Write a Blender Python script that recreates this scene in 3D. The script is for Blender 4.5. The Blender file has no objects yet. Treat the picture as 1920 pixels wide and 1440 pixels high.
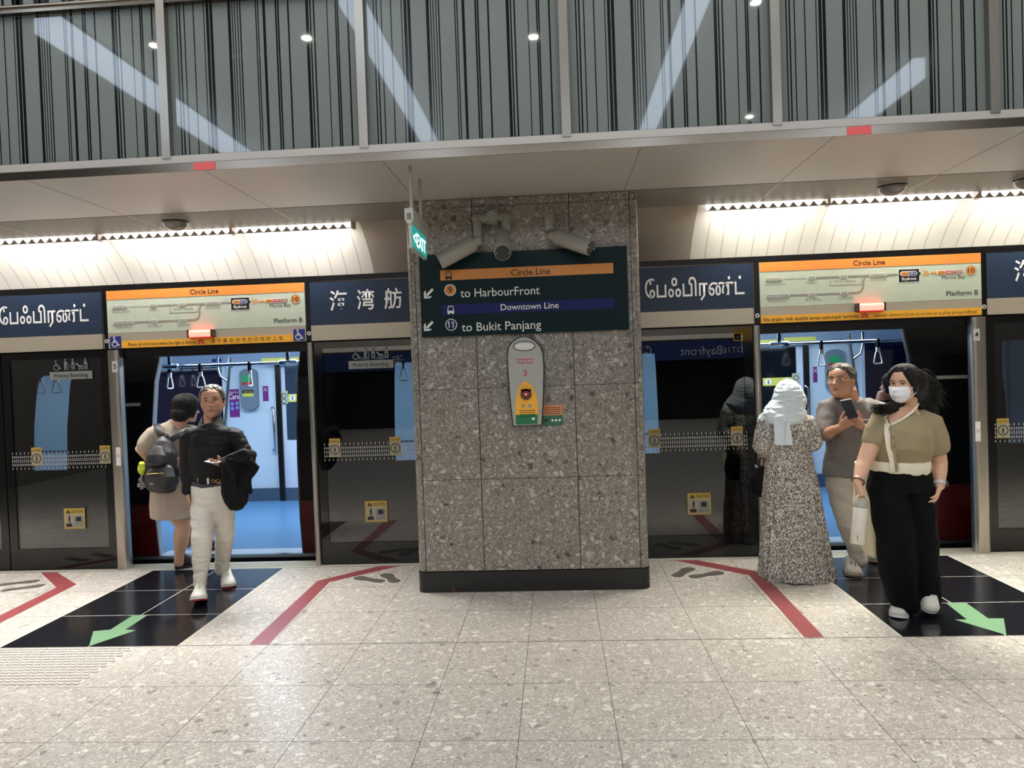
import bpy, math, random
from mathutils import Vector, Matrix, noise
C = bpy.context.scene.collection
SC = bpy.context.scene
PI = math.pi
# ---------------------------------------------------------------- camera, world, exposure
CAM = Vector((0, 0, 1.7)); YAW, PITCH, ROLL, FPX = .0616, -.0204, -.0356, 1354.64
_d = Vector((-math.sin(YAW)*math.cos(PITCH), math.cos(YAW)*math.cos(PITCH), math.sin(PITCH)))
_r0 = Vector((math.cos(YAW), math.sin(YAW), 0)); _u0 = _r0.cross(_d)
_r = _r0*math.cos(ROLL) + _u0*math.sin(ROLL); _u = _u0*math.cos(ROLL) - _r0*math.sin(ROLL)
cd = bpy.data.cameras.new('camera'); cam = bpy.data.objects.new('camera', cd); C.objects.link(cam)
cd.sensor_width = 36; cd.lens = FPX/1920*36; cd.clip_start = .05
cam.matrix_world = Matrix(((_r.x, _u.x, -_d.x, CAM.x), (_r.y, _u.y, -_d.y, CAM.y), (_r.z, _u.z, -_d.z, CAM.z), (0, 0, 0, 1)))
SC.camera = cam
SC.view_settings.view_transform = 'Standard'; SC.view_settings.look = 'None'; SC.view_settings.gamma = 1
SC.view_settings.exposure = 0.5; SC.view_settings.use_curve_mapping = False
W = bpy.data.worlds.new('world'); SC.world = W; W.use_nodes = True
W.node_tree.nodes['Background'].inputs[0].default_value = (.8, .85, .9, 1); W.node_tree.nodes['Background'].inputs[1].default_value = .02
SC.cycles.max_bounces = 8; SC.cycles.transparent_max_bounces = 12; SC.cycles.diffuse_bounces = 4; SC.cycles.glossy_bounces = 4
SC.cycles.sample_clamp_indirect = 6; SC.cycles.caustics_reflective = False; SC.cycles.caustics_refractive = False

def area(name, loc, sx, sy, power, col, rot=(0, 0, 0)):
    l = bpy.data.lights.new(name, 'AREA'); l.shape = 'RECTANGLE'; l.size = sx; l.size_y = sy; l.energy = power; l.color = col
    o = bpy.data.objects.new(name, l); o.location = loc; o.rotation_euler = rot; C.objects.link(o); return o
# the hall ceiling carries strip lamps, plus added broad fill lights out of sight; the train has its own ceiling lamps
HALL_Z = 5.6
HALL_STRIPS = ((-5.12, 1.75, 'first from the left'), (-1.91, 1.9, 'second from the left'), (1.58, 1.9, 'third from the left'), (4.85, -.9, 'fourth from the left'))
area('hall_fill_rear', (0, -6.3, HALL_Z-.05), 15, 3.5, 380, (1, .97, .93))
area('hall_fill_front', (0, 3.2, HALL_Z-.05), 15, 1.9, 170, (1, .97, .93))
BREAKS = ((-8.9, -7.6, -6.39, -5.18, -3.975, -2.77, -1.70), (1.28, 2.29, 3.485, 4.69, 5.9, 7.1, 8.9))
for bk, cc in zip(BREAKS, ((1, .97, .94), (1, .97, .87))):
    for x0, x1 in zip(bk, bk[1:]):
        area('cove_lamp', ((x0+x1)/2, 6.20, 2.952), x1-x0-.26, .04, 8.5*(x1-x0), cc, (math.radians(34), 0, 0))
        area('platform_lamp', ((x0+x1)/2, 6.15, 2.950), x1-x0-.1, .04, 11.5*(x1-x0), cc, (math.radians(-26), 0, 0)).data.spread = 1.35
for x in (-6.6, -3.2, -.4, 2.4):
    area('train_lamp', (x, 8.3, 2.2), 2.4, .5, 42, (.78, .9, 1))

def ray(u, v):
    return _d + _r*((u-960)/FPX) - _u*((v-720)/FPX)
def at(u, v, Y):        # photograph pixel -> point on the vertical plane at distance Y
    q = ray(u, v); return CAM + q*(Y/q.y)
def fl(u, v, z=0):      # photograph pixel -> point on the horizontal plane at height z
    q = ray(u, v); return CAM + q*((z-CAM.z)/q.z)
# ---------------------------------------------------------------- materials
def lin(c):
    return tuple(((x/255)/12.92 if x/255 <= .04045 else ((x/255+.055)/1.055)**2.4) for x in c)
class NT:
    def __init__(s, name):
        s.m = bpy.data.materials.new(name); s.m.use_nodes = True; s.t = s.m.node_tree
        s.b = s.t.nodes['Principled BSDF']; s.out = s.t.nodes['Material Output']
    def n(s, typ, **k):
        o = s.t.nodes.new(typ)
        for a, v in k.items():
            if a.startswith('i_'):
                key = a[2:]; key = int(key) if key.isdigit() else key.replace('_', ' ')
                if isinstance(v, tuple) and len(v) == 2 and hasattr(v[0], 'outputs'): s.l(v[0].outputs[v[1]], o.inputs[key])
                elif hasattr(v, 'outputs'): s.l(v.outputs[0], o.inputs[key])
                else: o.inputs[key].default_value = v
            else: setattr(o, a, v)
        return o
    def l(s, a, b): s.t.links.new(a, b)
    def set(s, **k):
        for a, v in k.items():
            i = s.b.inputs[a.replace('_', ' ')]
            if hasattr(v, 'outputs'): s.l(v.outputs[0], i)
            elif isinstance(v, tuple) and len(v) == 2 and hasattr(v[0], 'outputs'): s.l(v[0].outputs[v[1]], i)
            else: i.default_value = v
    def math(s, op, a, b=0., c=None):
        k = dict(operation=op, i_0=a, i_1=b)
        if c is not None: k['i_2'] = c
        return s.n('ShaderNodeMath', **k)
    def mix(s, f, a, b):
        o = s.n('ShaderNodeMix', data_type='RGBA'); 
        for idx, v in ((0, f), (6, a), (7, b)):
            if hasattr(v, 'outputs'): s.l(v.outputs[2] if v.bl_idname == 'ShaderNodeMix' else v.outputs[0], o.inputs[idx])
            elif isinstance(v, tuple) and len(v) == 2 and hasattr(v[0], 'outputs'): s.l(v[0].outputs[v[1]], o.inputs[idx])
            else: o.inputs[idx].default_value = v if not isinstance(v, tuple) or len(v) == 4 else (*v, 1)
        return o
def c4(c): return (*lin(c), 1)
def M(name, col, rough=.5, metal=0, var=.07, scale=18, bump=0, spec=.5, emit=0, coat=0, stretch=None, bscale=None):
    t = NT(name); co = t.n('ShaderNodeTexCoord')
    mp = t.n('ShaderNodeMapping', i_0=(co, 3)); mp.inputs['Scale'].default_value = stretch or (1, 1, 1)
    nz = t.n('ShaderNodeTexNoise', i_Vector=mp, i_Scale=scale, i_Detail=4)
    a = tuple(x*(1-var) for x in lin(col)); b = tuple(min(1, x*(1+var)) for x in lin(col))
    mx = t.mix(nz, a, b); t.l(mx.outputs[2], t.b.inputs['Base Color'])
    t.set(Roughness=rough, Metallic=metal, Specular_IOR_Level=spec, Coat_Weight=coat)
    if bump:
        n2 = t.n('ShaderNodeTexNoise', i_Vector=mp, i_Scale=bscale or scale, i_Detail=3)
        t.set(Normal=t.n('ShaderNodeBump', i_Strength=min(1, bump), i_Distance=.02*bump, i_Height=n2))
    if emit:
        t.l(mx.outputs[2], t.b.inputs['Emission Color']); t.set(Emission_Strength=emit)
    return t.m
def terrazzo(name, base, base2, light, dark, rough, s=1., amount=.62):
    t = NT(name); co = t.n('ShaderNodeTexCoord')
    wz = t.n('ShaderNodeTexNoise', i_Vector=(co, 3), i_Scale=14*s, i_Detail=2)
    off = t.n('ShaderNodeVectorMath', operation='SCALE', i_0=(wz, 1)); off.inputs['Scale'].default_value = .035/s
    v = t.n('ShaderNodeVectorMath', operation='ADD', i_0=(co, 3), i_1=off)
    nz = t.n('ShaderNodeTexNoise', i_Vector=(co, 3), i_Scale=45*s, i_Detail=6, i_Roughness=.75)
    cur = t.mix(nz, lin(base), lin(base2))
    for sc_, th, ed in ((120*s, amount-.12, .06), (62*s, amount+.06, .10), (27*s, amount+.17, .10)):
        f = t.n('ShaderNodeTexVoronoi', i_Vector=v, i_Scale=sc_); e = t.n('ShaderNodeTexVoronoi', feature='DISTANCE_TO_EDGE', i_Vector=v, i_Scale=sc_)
        sp = t.n('ShaderNodeSeparateColor', i_0=(f, 1))
        m = t.math('MULTIPLY', t.math('GREATER_THAN', (sp, 0), th), t.math('GREATER_THAN', e, ed))
        cr = t.n('ShaderNodeValToRGB', i_0=(sp, 1)); el = cr.color_ramp.elements
        el[0].position = 0; el[0].color = c4(dark); el[1].position = 1; el[1].color = c4(light)
        k = el.new(.16); k.color = c4(base2); k = el.new(.6); k.color = c4(tuple((a+b)/2 for a, b in zip(base2, light)))
        cur = t.mix(m, cur, cr)
    t.l(cur.outputs[2], t.b.inputs['Base Color']); t.set(Roughness=rough, Specular_IOR_Level=.5)
    return t.m
def glass(name, tint, refl=1.0, rough=0., base=0.):
    t = NT(name); tr = t.n('ShaderNodeBsdfTransparent'); tr.inputs[0].default_value = (*tint, 1)
    gl = t.n('ShaderNodeBsdfGlossy'); gl.inputs['Roughness'].default_value = rough; gl.inputs[0].default_value = (1, 1, 1, 1)
    fr = t.n('ShaderNodeFresnel', i_IOR=1.5); f = t.math('MULTIPLY_ADD', fr, refl, base)
    mx = t.n('ShaderNodeMixShader', i_0=f); t.l(tr.outputs[0], mx.inputs[1]); t.l(gl.outputs[0], mx.inputs[2]); t.l(mx.outputs[0], t.out.inputs[0]); t.t.nodes.remove(t.b)
    return t.m
def dotted(name, col, hole, pitch):
    t = NT(name); co = t.n('ShaderNodeTexCoord')
    sc_ = t.n('ShaderNodeVectorMath', operation='SCALE', i_0=(co, 3)); sc_.inputs['Scale'].default_value = 1/pitch
    fr = t.n('ShaderNodeVectorMath', operation='FRACTION', i_0=sc_)
    sp = t.n('ShaderNodeSeparateXYZ', i_0=fr)
    dx = t.math('SUBTRACT', (sp, 0), .5); dy = t.math('SUBTRACT', (sp, 1), .5)
    d = t.math('ADD', t.math('MULTIPLY', dx, dx), t.math('MULTIPLY', dy, dy))
    m = t.math('LESS_THAN', d, .09); mx = t.mix(m, lin(col), lin(hole)); t.l(mx.outputs[2], t.b.inputs['Base Color']); t.set(Roughness=.5)
    return t.m
def brushed(name, col, rough=.3, axis=0, metal=1.):
    st = [60, 60, 60]; st[axis] = 1.5
    t = NT(name); co = t.n('ShaderNodeTexCoord'); mp = t.n('ShaderNodeMapping', i_0=(co, 3)); mp.inputs['Scale'].default_value = st
    nz = t.n('ShaderNodeTexNoise', i_Vector=mp, i_Scale=4, i_Detail=3)
    mx = t.mix(nz, tuple(x*.8 for x in lin(col)), tuple(min(1, x*1.15) for x in lin(col))); t.l(mx.outputs[2], t.b.inputs['Base Color'])
    t.set(Metallic=metal, Roughness=t.n('ShaderNodeMapRange', i_0=nz, i_3=rough*.8, i_4=rough*1.3))
    return t.m
# ---------------------------------------------------------------- mesh building
def wloc(o):
    v = Vector((0, 0, 0))
    while o: v = v + o.location; o = o.parent
    return v
def link(name, me, parent=None, mats=(), smooth=None, loc=None):
    for m in mats: me.materials.append(m)
    o = bpy.data.objects.new(name, me); C.objects.link(o)
    off = Vector((0, 0, 0))
    if parent: o.parent = parent; off = wloc(parent)
    if loc is not None: o.location = Vector(loc)-off; off = Vector(loc)
    if off.length: me.transform(Matrix.Translation(-off))
    if smooth is not None:
        for p in me.polygons: p.use_smooth = True
        if smooth < 180: me.set_sharp_from_angle(angle=math.radians(smooth))
    return o
class B:
    def __init__(s): s.v = []; s.f = []; s.m = []; s.mi = 0
    def add(s, vs, fs):
        k = len(s.v); s.v += [tuple(x) for x in vs]; s.f += [tuple(i+k for i in f) for f in fs]; s.m += [s.mi]*len(fs); return s
    def mat(s, i): s.mi = i; return s
    def box(s, x0, x1, y0, y1, z0, z1):
        return s.add([(x, y, z) for z in (z0, z1) for y in (y0, y1) for x in (x0, x1)], [(0, 2, 3, 1), (4, 5, 7, 6), (0, 1, 5, 4), (2, 6, 7, 3), (0, 4, 6, 2), (1, 3, 7, 5)])
    def quad(s, a, b, c, d): return s.add([a, b, c, d], [(0, 1, 2, 3)])
    def plate(s, pts, y, th=.004):     # outline in x,z (counter-clockwise seen from the camera side), front face at y
        n = len(pts); return s.add([(p[0], y, p[1]) for p in pts]+[(p[0], y+th, p[1]) for p in pts],
            [tuple(range(n)), tuple(range(2*n-1, n-1, -1))]+[(i, i+n, (i+1) % n+n, (i+1) % n) for i in range(n)])
    def slab(s, pts, z, th=.0012):     # outline in x,y, top at z+th
        n = len(pts); return s.add([(p[0], p[1], z) for p in pts]+[(p[0], p[1], z+th) for p in pts],
            [tuple(range(n-1, -1, -1)), tuple(range(n, 2*n))]+[(i, (i+1) % n, (i+1) % n+n, i+n) for i in range(n)])
    def prof(s, pts, x0, x1):          # profile in y,z extruded along x
        n = len(pts); return s.add([(x0, *p) for p in pts]+[(x1, *p) for p in pts], [tuple(range(n)), tuple(range(2*n-1, n-1, -1))]+[(i, i+n, (i+1) % n+n, (i+1) % n) for i in range(n)])
    def strip(s, pts, x0, x1):         # open profile in y,z along x
        n = len(pts); return s.add([(x0, *p) for p in pts]+[(x1, *p) for p in pts], [(i, i+1, i+1+n, i+n) for i in range(n-1)])
    def tube(s, P, R, seg=12, flat=1., up=None, cap=True, dome=0):
        P = [Vector(p) for p in P]; n = len(P)
        if not hasattr(R, '__len__'): R = [R]*n
        rings = []; ref = Vector(up) if up else None
        if dome:
            d0 = (P[0]-P[1]).normalized(); d1 = (P[-1]-P[-2]).normalized(); r0, r1 = R[0], R[-1]; r0 = r0[0] if hasattr(r0, '__len__') else r0; r1 = r1[0] if hasattr(r1, '__len__') else r1
            def sc(r, k): return tuple(x*k for x in r) if hasattr(r, '__len__') else r*k
            A = [(P[0]+d0*r0*dome*math.sin(a), sc(R[0], math.cos(a))) for a in (1.45, 1.0, .5)]; Z = [(P[-1]+d1*r1*dome*math.sin(a), sc(R[-1], math.cos(a))) for a in (.5, 1.0, 1.45)]
            P = [a[0] for a in A]+P+[a[0] for a in Z]; R = [a[1] for a in A]+list(R)+[a[1] for a in Z]; n = len(P)
        prev = None
        for i in range(n):
            d = (P[min(i+1, n-1)]-P[max(i-1, 0)])
            d = d.normalized() if d.length > 1e-9 else Vector((0, 0, 1))
            if ref is not None: a = ref - d*ref.dot(d)
            elif prev is not None: a = prev - d*prev.dot(d)
            else: a = Vector((0, 0, 1)) - d*d.z if abs(d.z) < .9 else Vector((1, 0, 0)) - d*d.x
            if a.length < 1e-6: a = d.orthogonal()
            a.normalize(); prev = a; b = d.cross(a)
            r = R[i]; ra, rb = (r if hasattr(r, '__len__') else (r, r*flat))
            rings.append([P[i]+a*(ra*math.cos(2*PI*k/seg))+b*(rb*math.sin(2*PI*k/seg)) for k in range(seg)])
        vs = [q for r in rings for q in r]; fs = [(i*seg+k, i*seg+(k+1) % seg, (i+1)*seg+(k+1) % seg, (i+1)*seg+k) for i in range(n-1) for k in range(seg)]
        if cap: fs += [tuple(range(seg-1, -1, -1)), tuple((n-1)*seg+k for k in range(seg))]
        return s.add(vs, fs)
    def ball(s, c, r, seg=16, rg=10, rot=None):
        r = r if hasattr(r, '__len__') else (r, r, r); c = Vector(c); vs = []
        for i in range(rg+1):
            t = PI*i/rg
            for k in range(seg):
                q = Vector((r[0]*math.sin(t)*math.cos(2*PI*k/seg), r[1]*math.sin(t)*math.sin(2*PI*k/seg), r[2]*math.cos(t)))
                vs.append(c+(rot @ q if rot else q))
        return s.add(vs, [(i*seg+k, (i+1)*seg+k, (i+1)*seg+(k+1) % seg, i*seg+(k+1) % seg) for i in range(rg) for k in range(seg)])
    def ring(s, cx, cz, r0, r1, y, th=.003, seg=28, a0=0., a1=2*PI):
        full = abs(a1-a0-2*PI) < 1e-6; k = seg if full else seg+1
        A = [a0+(a1-a0)*i/seg for i in range(k)]
        for yy in (y,):
            vs = [(cx+r*math.cos(a), yy, cz+r*math.sin(a)) for r in (r1, r0) for a in A]
            s.add(vs, [(i, (i+1) % k, k+(i+1) % k, k+i) for i in range(seg)])
        return s
    def disc(s, cx, cz, r, y, seg=28, rz=None, th=.002):
        return s.plate([(cx+r*math.cos(2*PI*i/seg), cz+(rz or r)*math.sin(2*PI*i/seg)) for i in range(seg)], y, th)
    def build(s, name, mats, parent=None, smooth=None, loc=None):
        me = bpy.data.meshes.new(name); me.from_pydata(s.v, [], s.f)
        if not isinstance(mats, (list, tuple)): mats = [mats]
        if len(mats) > 1: me.polygons.foreach_set('material_index', s.m)
        me.update(); return link(name, me, parent, mats, smooth, loc)
def tag(o, label=None, cat=None, group=None, kind=None):
    if label: o['label'] = label
    if cat: o['category'] = cat
    if group: o['group'] = group
    if kind: o['kind'] = kind
    return o
def thing(name, loc, label, cat, group=None):
    o = bpy.data.objects.new(name, None); C.objects.link(o); o.location = loc; o.empty_display_size = .05
    return tag(o, label, cat, group)
def struct(o): o['kind'] = 'structure'; return o
def sec(s, x, z, y, h, mat, parent, align='LEFT', w=None, bold=0., name='lettering', rot=None, th=.0012, track=1.):
    """writing on a vertical face towards the camera: baseline z, cap height h, optional total width w"""
    cu = bpy.data.curves.new(name, 'FONT'); cu.body = s; cu.size = 1; cu.offset = bold; cu.space_character = track; cu.resolution_u = 3
    ob = bpy.data.objects.new(name, cu); C.objects.link(ob)
    dg = bpy.context.evaluated_depsgraph_get(); me = bpy.data.meshes.new_from_object(ob.evaluated_get(dg))
    bpy.data.objects.remove(ob); bpy.data.curves.remove(cu)
    xs = [v.co.x for v in me.vertices]; x0, x1 = min(xs), max(xs); k = h/.70
    kx = (w/(x1-x0)) if w else k
    ox = {'LEFT': -x0, 'CENTER': -(x0+x1)/2, 'RIGHT': -x1}[align]
    for v in me.vertices:
        p = Vector(((v.co.x+ox)*kx, 0, v.co.y*k))
        if rot: p = rot @ p
        v.co = Vector((x, y, z))+p
    me.name = name
    return link(name, me, parent, [mat])
# ---------------------------------------------------------------- shared materials
m_floor = terrazzo('terrazzo_floor', (186, 178, 167), (172, 164, 153), (230, 224, 213), (128, 120, 110), .28)
m_joint = M('floor_joint', (84, 78, 70), .6)
m_stone = terrazzo('terrazzo_stone', (132, 125, 115), (116, 109, 99), (184, 178, 168), (74, 68, 60), .33, 1.0, .58)
m_black = M('black_trim', (14, 14, 15), .32)
m_granite = M('black_granite', (24, 25, 29), .16, scale=120, var=.25)
m_steel = brushed('brushed_steel', (118, 111, 102), .2, 0)
m_steelv = brushed('brushed_steel_upright', (150, 145, 136), .3, 2)
m_chrome = M('polished_steel', (205, 212, 220), .12, 1)
m_soffit = M('soffit_panel', (178, 173, 167), .32, scale=3, var=.03)
m_white = M('white_print', (238, 238, 236), .5)
m_ink = M('black_print', (16, 15, 16), .5)
m_pink = M('red_tape', (226, 92, 92), .5)
m_redline = M('red_floor_tape', (138, 66, 68), .35, scale=40)
m_footprint = M('grey_floor_vinyl', (92, 87, 80), .4)
m_green = M('green_floor_vinyl', (104, 142, 104), .4, scale=25, var=.1)
m_blue = M('navy_sign_face', (46, 59, 80), .12, spec=.5)
m_orange = M('orange_print', (240, 146, 68), .35)
m_yellow = M('yellow_print', (246, 178, 54), .4)
m_cream = M('pale_green_sign_face', (196, 206, 186), .3)
m_mapgrey = M('faded_grey_print', (146, 142, 132), .4)
m_mapwhite = M('faded_white_print', (228, 232, 222), .4)
m_red = M('red_print', (196, 44, 48), .4)
m_access = M('access_blue', (38, 44, 128), .4)
m_hall = M('hall_ceiling', (150, 150, 148), .6, scale=2)
m_hallwall = M('hall_wall', (120, 112, 102), .5, scale=2)
m_lamp = M('lamp_glow', (214, 230, 255), .5, emit=6)
m_spot = M('downlight_glow', (255, 250, 240), .5, emit=60)
# ---------------------------------------------------------------- floor
XW = 9.2
b = B(); b.slab([(-XW, -9.6), (XW, -9.6), (XW, 6.28), (-XW, 6.28)], -.1, .1)
b.mat(1)
for x in (-8.489, -7.889, -7.289, -6.689, -6.089, -5.489, -4.889, -4.289, -3.689, -3.089, -2.489, -1.889, -1.289, -.682, -.23, .225, .828, 1.435, 2.034, 2.634, 3.234, 3.834, 4.434, 5.034, 5.634, 6.234, 6.834):
    b.box(x-.0016, x+.0016, -9.5, 6.27, -.01, .0004)
for k in range(-15, 4):
    y = 4.465+.6*k; w = .004 if k == 0 else .0013
    b.box(-XW, XW, y-w, y+w, -.01, .0004 if k else .0005)
fo = struct(b.build('floor', [m_floor, m_joint]))
b = B(); b.box(-XW, XW, 6.28, 6.50, -.12, .003)
for y in (6.32, 6.36, 6.40, 6.44): b.box(-XW, XW, y, y+.008, .002, .007)
struct(b.build('trim_1', M('ribbed_steel_sill', (214, 210, 196), .32, .6)))
struct(B().box(-XW, XW, 6.28, 10.2, -1.2, -1.1).build('floor_trackbed', m_black))
# boarding zones of black granite inlaid in the floor
def zone(x0, x1, label):
    o = thing('boarding_zone', (x0, 4.47, 0), label, 'floor marking', 'black boarding zones in front of the doors')
    for i in range(2):
        for j in range(3):
            xa, ya = x0+.6*i, 4.468+.6*j
            B().slab([(xa+.003, ya+.003), (xa+.597, ya+.003), (xa+.597, ya+.597), (xa+.003, ya+.597)], 0, .001).build('granite_tile', m_granite, o)
    b = B(); b.box(x0+.597, x0+.603, 4.468, 6.268, 0, .0008)
    for j in (1, 2): b.box(x0, x0+1.2, 4.465+.6*j, 4.471+.6*j, 0, .0008)
    for xx in (x0-.012, x0+1.2): b.box(xx, xx+.012, 4.468, 6.268, 0, .0008)
    b.build('pale_joint', M('pale_joint', (206, 200, 186), .5), o)
zone(-3.689, -2.489, 'black granite boarding zone in the floor under the man in white trousers')
zone(2.034, 3.234, 'black granite boarding zone in the floor under the woman wearing the face mask')
def flat(name, pts, m, label, cat, z=.0012, group=None):
    return tag(B().slab([(p.x, p.y) for p in pts] if hasattr(pts[0], 'x') else pts, z, .0006).build(name, m), label, cat, group)
AR = [(167, 1212), (255, 1182), (235, 1181), (278, 1153), (248, 1155), (207, 1181), (175, 1184)]
flat('direction_arrow', [fl(*p) for p in AR], m_green, 'green floor arrow pointing to the lower left, on the left boarding zone', 'floor arrow', group='green floor arrows')
AR = [(1775, 1132), (1813, 1162), (1790, 1162), (1887, 1191), (1882, 1160), (1853, 1160), (1812, 1131)]
flat('direction_arrow', [fl(*p) for p in AR], m_green, 'green floor arrow pointing to the lower right, on the right boarding zone', 'floor arrow', group='green floor arrows')
def queue(pts, label): flat('queue_line', [(x, y) for x, y in pts], m_redline, label, 'floor marking', .0004, 'red queue lines on the floor')
queue([(-2.022, 4.475), (-1.893, 4.475), (-1.925, 5.815), (-1.43, 6.275), (-1.62, 6.275), (-2.038, 5.86)], 'red bent queue line on the floor left of the stone column')
queue([(1.457, 4.475), (1.575, 4.475), (1.592, 5.87), (1.15, 6.275), (.97, 6.275), (1.473, 5.80)], 'red bent queue line on the floor right of the stone column, beside the headscarf')
queue([(-4.15, 4.475), (-4.03, 4.475), (-4.14, 5.88), (-4.60, 6.275), (-4.75, 6.275), (-4.26, 5.80)], 'red bent queue line on the floor at the far left edge of the picture')
def foot(c, ang, label, s=1., flip=1):
    P = [(0, -.155), (.038, -.14), (.05, -.10), (.043, -.045), (.036, .0), (.05, .06), (.058, .11), (.045, .15), (.012, .168), (-.03, .155), (-.052, .115), (-.05, .06), (-.036, 0), (-.042, -.06), (-.046, -.105), (-.034, -.142)]
    ca, sa = math.cos(ang), math.sin(ang)
    pts = [(c[0]+(x*flip*ca-y*sa)*s, c[1]+(x*flip*sa+y*ca)*s) for x, y in P]
    if flip < 0: pts.reverse()
    flat('footprint_marking', pts, m_footprint, label, 'floor marking', .0004, 'grey waiting footprints on the floor')
foot((-1.60, 5.865), 1.1, 'grey footprint on the floor left of the column, the one farther from the column')
foot((-1.43, 5.90), .55, 'grey footprint on the floor left of the column, the one nearer to the column', flip=-1)
foot((.97, 5.915), -.6, 'grey footprint on the floor right of the column, the one nearer to the column')
foot((1.14, 5.83), -1.15, 'grey footprint on the floor right of the column, the one nearer to the red line', flip=-1)
foot((-4.72, 5.955), -1.2, 'grey footprint on the floor at the left edge, the one nearer to the screen doors')
foot((-4.56, 5.80), -1.1, 'grey footprint on the floor at the left edge, the one nearer to the camera', flip=-1)
# tactile tile
b = B(); x0, x1, y0, y1 = -3.68, -2.76, 3.885, 4.45
b.box(x0, x1, y0, y1, -.002, .0012)
for j in range(14):
    for i in range(21):
        x = x0+.03+i*.046+(.023 if j % 2 else 0); y = y0+.02+j*.04
        if x < x1: b.box(x-.017, x+.017, y-.009, y+.009, -.001, .009)
tag(b.build('tactile_tile', M('stud_stone', (206, 200, 190), .3)), 'patch of raised tactile studs on the floor below the left black zone', 'tactile paving')
# ---------------------------------------------------------------- stone column
PX0, PX1, PY = -1.115, .655, 5.49
def rrect(x0, x1, y0, y1, r, n=5):
    P = []
    for cx, cy, a in ((x0+r, y0+r, PI), (x1-r, y0+r, 1.5*PI), (x1-r, y1-r, 0), (x0+r, y1-r, .5*PI)):
        P += [(cx+r*math.cos(a+.5*PI*i/n), cy+r*math.sin(a+.5*PI*i/n)) for i in range(n+1)]
    return P
col = thing('stone_column', (-.23, 5.8, 0), 'grey terrazzo column with a black base standing between the two train doors', 'column')
zs = [.162, .868, 1.563, 2.251, 2.944, 3.06]
for k in range(5):
    b = B(); R_ = rrect(PX0, PX1, PY, 6.2, .06)
    b.slab(R_, zs[k]+.002, zs[k+1]-zs[k]-.004)
    b.build('stone_cladding', m_stone, col, 40)
b = B()
for x in (-1.052, -.599, .137, .589): b.box(x-.003, x+.003, PY-.0006, PY+.01, .162, 3.0)
for z in zs[1:5]: b.slab(rrect(PX0+.002, PX1-.002, PY+.002, 6.19, .058), z-.002, .004)
b.build('cladding_joint', m_black, col)
b = B(); b.slab(rrect(PX0-.006, PX1+.006, PY-.006, 6.21, .066), 0, .158); 
b.build('column_base', M('black_column_base', (20, 20, 19), .35), col, 40)
b = B()
for x in (-1.052, -.599, .589): b.box(x-.002, x+.002, PY-.0075, PY, 0, .158)
b.build('base_joint', m_ink, col)
sec('In', at(849, 1108, PY).x, .008, PY-.008, .022, m_red, col, name='red_scribble')
# ---------------------------------------------------------------- soffit, edge trim, perforated strip, cove
SZ = 3.007
b = B(); b.box(-XW, XW, 4.405, 5.485, SZ, SZ+.1)
b.mat(1)
for x in (-6.75, -4.47, -3.31, -2.148, -1.019, .554, 1.688, 2.83, 3.97, 5.11): b.box(x-.002, x+.002, 4.41, 5.485, SZ-.0006, SZ)
struct(b.build('ceiling', [m_soffit, m_joint]))
b = B(); b.box(-XW, XW, 5.49, 6.12, SZ, SZ+.1)
b.mat(1)
for x in (-4.47, -3.31, -2.148, -1.019, .554, 1.704, 2.83, 3.97): b.box(x-.006, x+.006, 5.49, 6.12, SZ-.001, SZ)
b.mat(2); b.box(-XW, XW, 5.482, 5.492, SZ-.0015, SZ)
struct(b.build('ceiling_perforated', [dotted('perforated_metal', (150, 143, 132), (40, 37, 33), .014), M('pale_metal', (196, 188, 174), .4), m_ink]))
b = B(); b.prof([(4.400, SZ-.0015), (4.400, 3.056), (4.445, 3.103), (4.50, 3.103), (4.50, 3.03), (4.4045, 3.03), (4.4045, SZ-.0015)], -XW, XW)
struct(b.build('trim_2', m_steel))
b = B(); b.box(-XW, XW, 4.435, 4.47, 3.103, 3.118); struct(b.build('trim_3', M('dark_gasket', (70, 66, 62), .4)))
tag(B().box(-2.207, -2.070, 4.397, 4.3995, SZ+.001, 3.055).build('tape_marker', m_pink), 'red tape patch on the steel ceiling edge at the left', 'tape', 'red tape patches')
tag(B().box(1.758, 1.897, 4.397, 4.3995, SZ+.001, 3.055).build('tape_marker', m_pink), 'red tape patch on the steel ceiling edge at the right', 'tape', 'red tape patches')
# cove: reflector from the lamp slot down behind the door header
def cove_mat():
    t = NT('cove_reflector'); co = t.n('ShaderNodeTexCoord'); sp = t.n('ShaderNodeSeparateXYZ', i_0=(co, 3))
    fx = t.math('FRACT', t.math('DIVIDE', (sp, 0), .137)); line = t.math('LESS_THAN', fx, .09)  # upright stripes: shadow lines across the cove, put into the reflector's colour
    fz = t.math('FRACT', t.math('DIVIDE', (sp, 2), .012)); l2 = t.math('MULTIPLY', t.math('LESS_THAN', fz, .25), .3)
    nz = t.n('ShaderNodeTexNoise', i_Vector=(co, 3), i_Scale=30)
    c = t.mix(t.math('MULTIPLY', nz, .3), lin((226, 220, 210)), lin((204, 197, 186)))
    c = t.mix(t.math('MAXIMUM', t.math('MULTIPLY', line, .6), l2), c, lin((160, 151, 138)))
    t.l(c.outputs[2], t.b.inputs['Base Color']); t.set(Roughness=.42); return t.m
CP = [(6.205, 3.03), (6.31, 2.965), (6.42, 2.885), (6.52, 2.80), (6.62, 2.69), (6.72, 2.55)]
m_cove = cove_mat(); m_plain = M('cove_end_panel', (160, 148, 134), .45, scale=4)
for nm, xa, xb, m in (('wall_cove_left', -XW, -1.66, m_cove), ('wall_cove_middle', -1.66, 1.245, m_plain), ('wall_cove_right', 1.245, XW, m_cove)):
    struct(B().strip(CP, xa, xb).build(nm, m, smooth=180))
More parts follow.
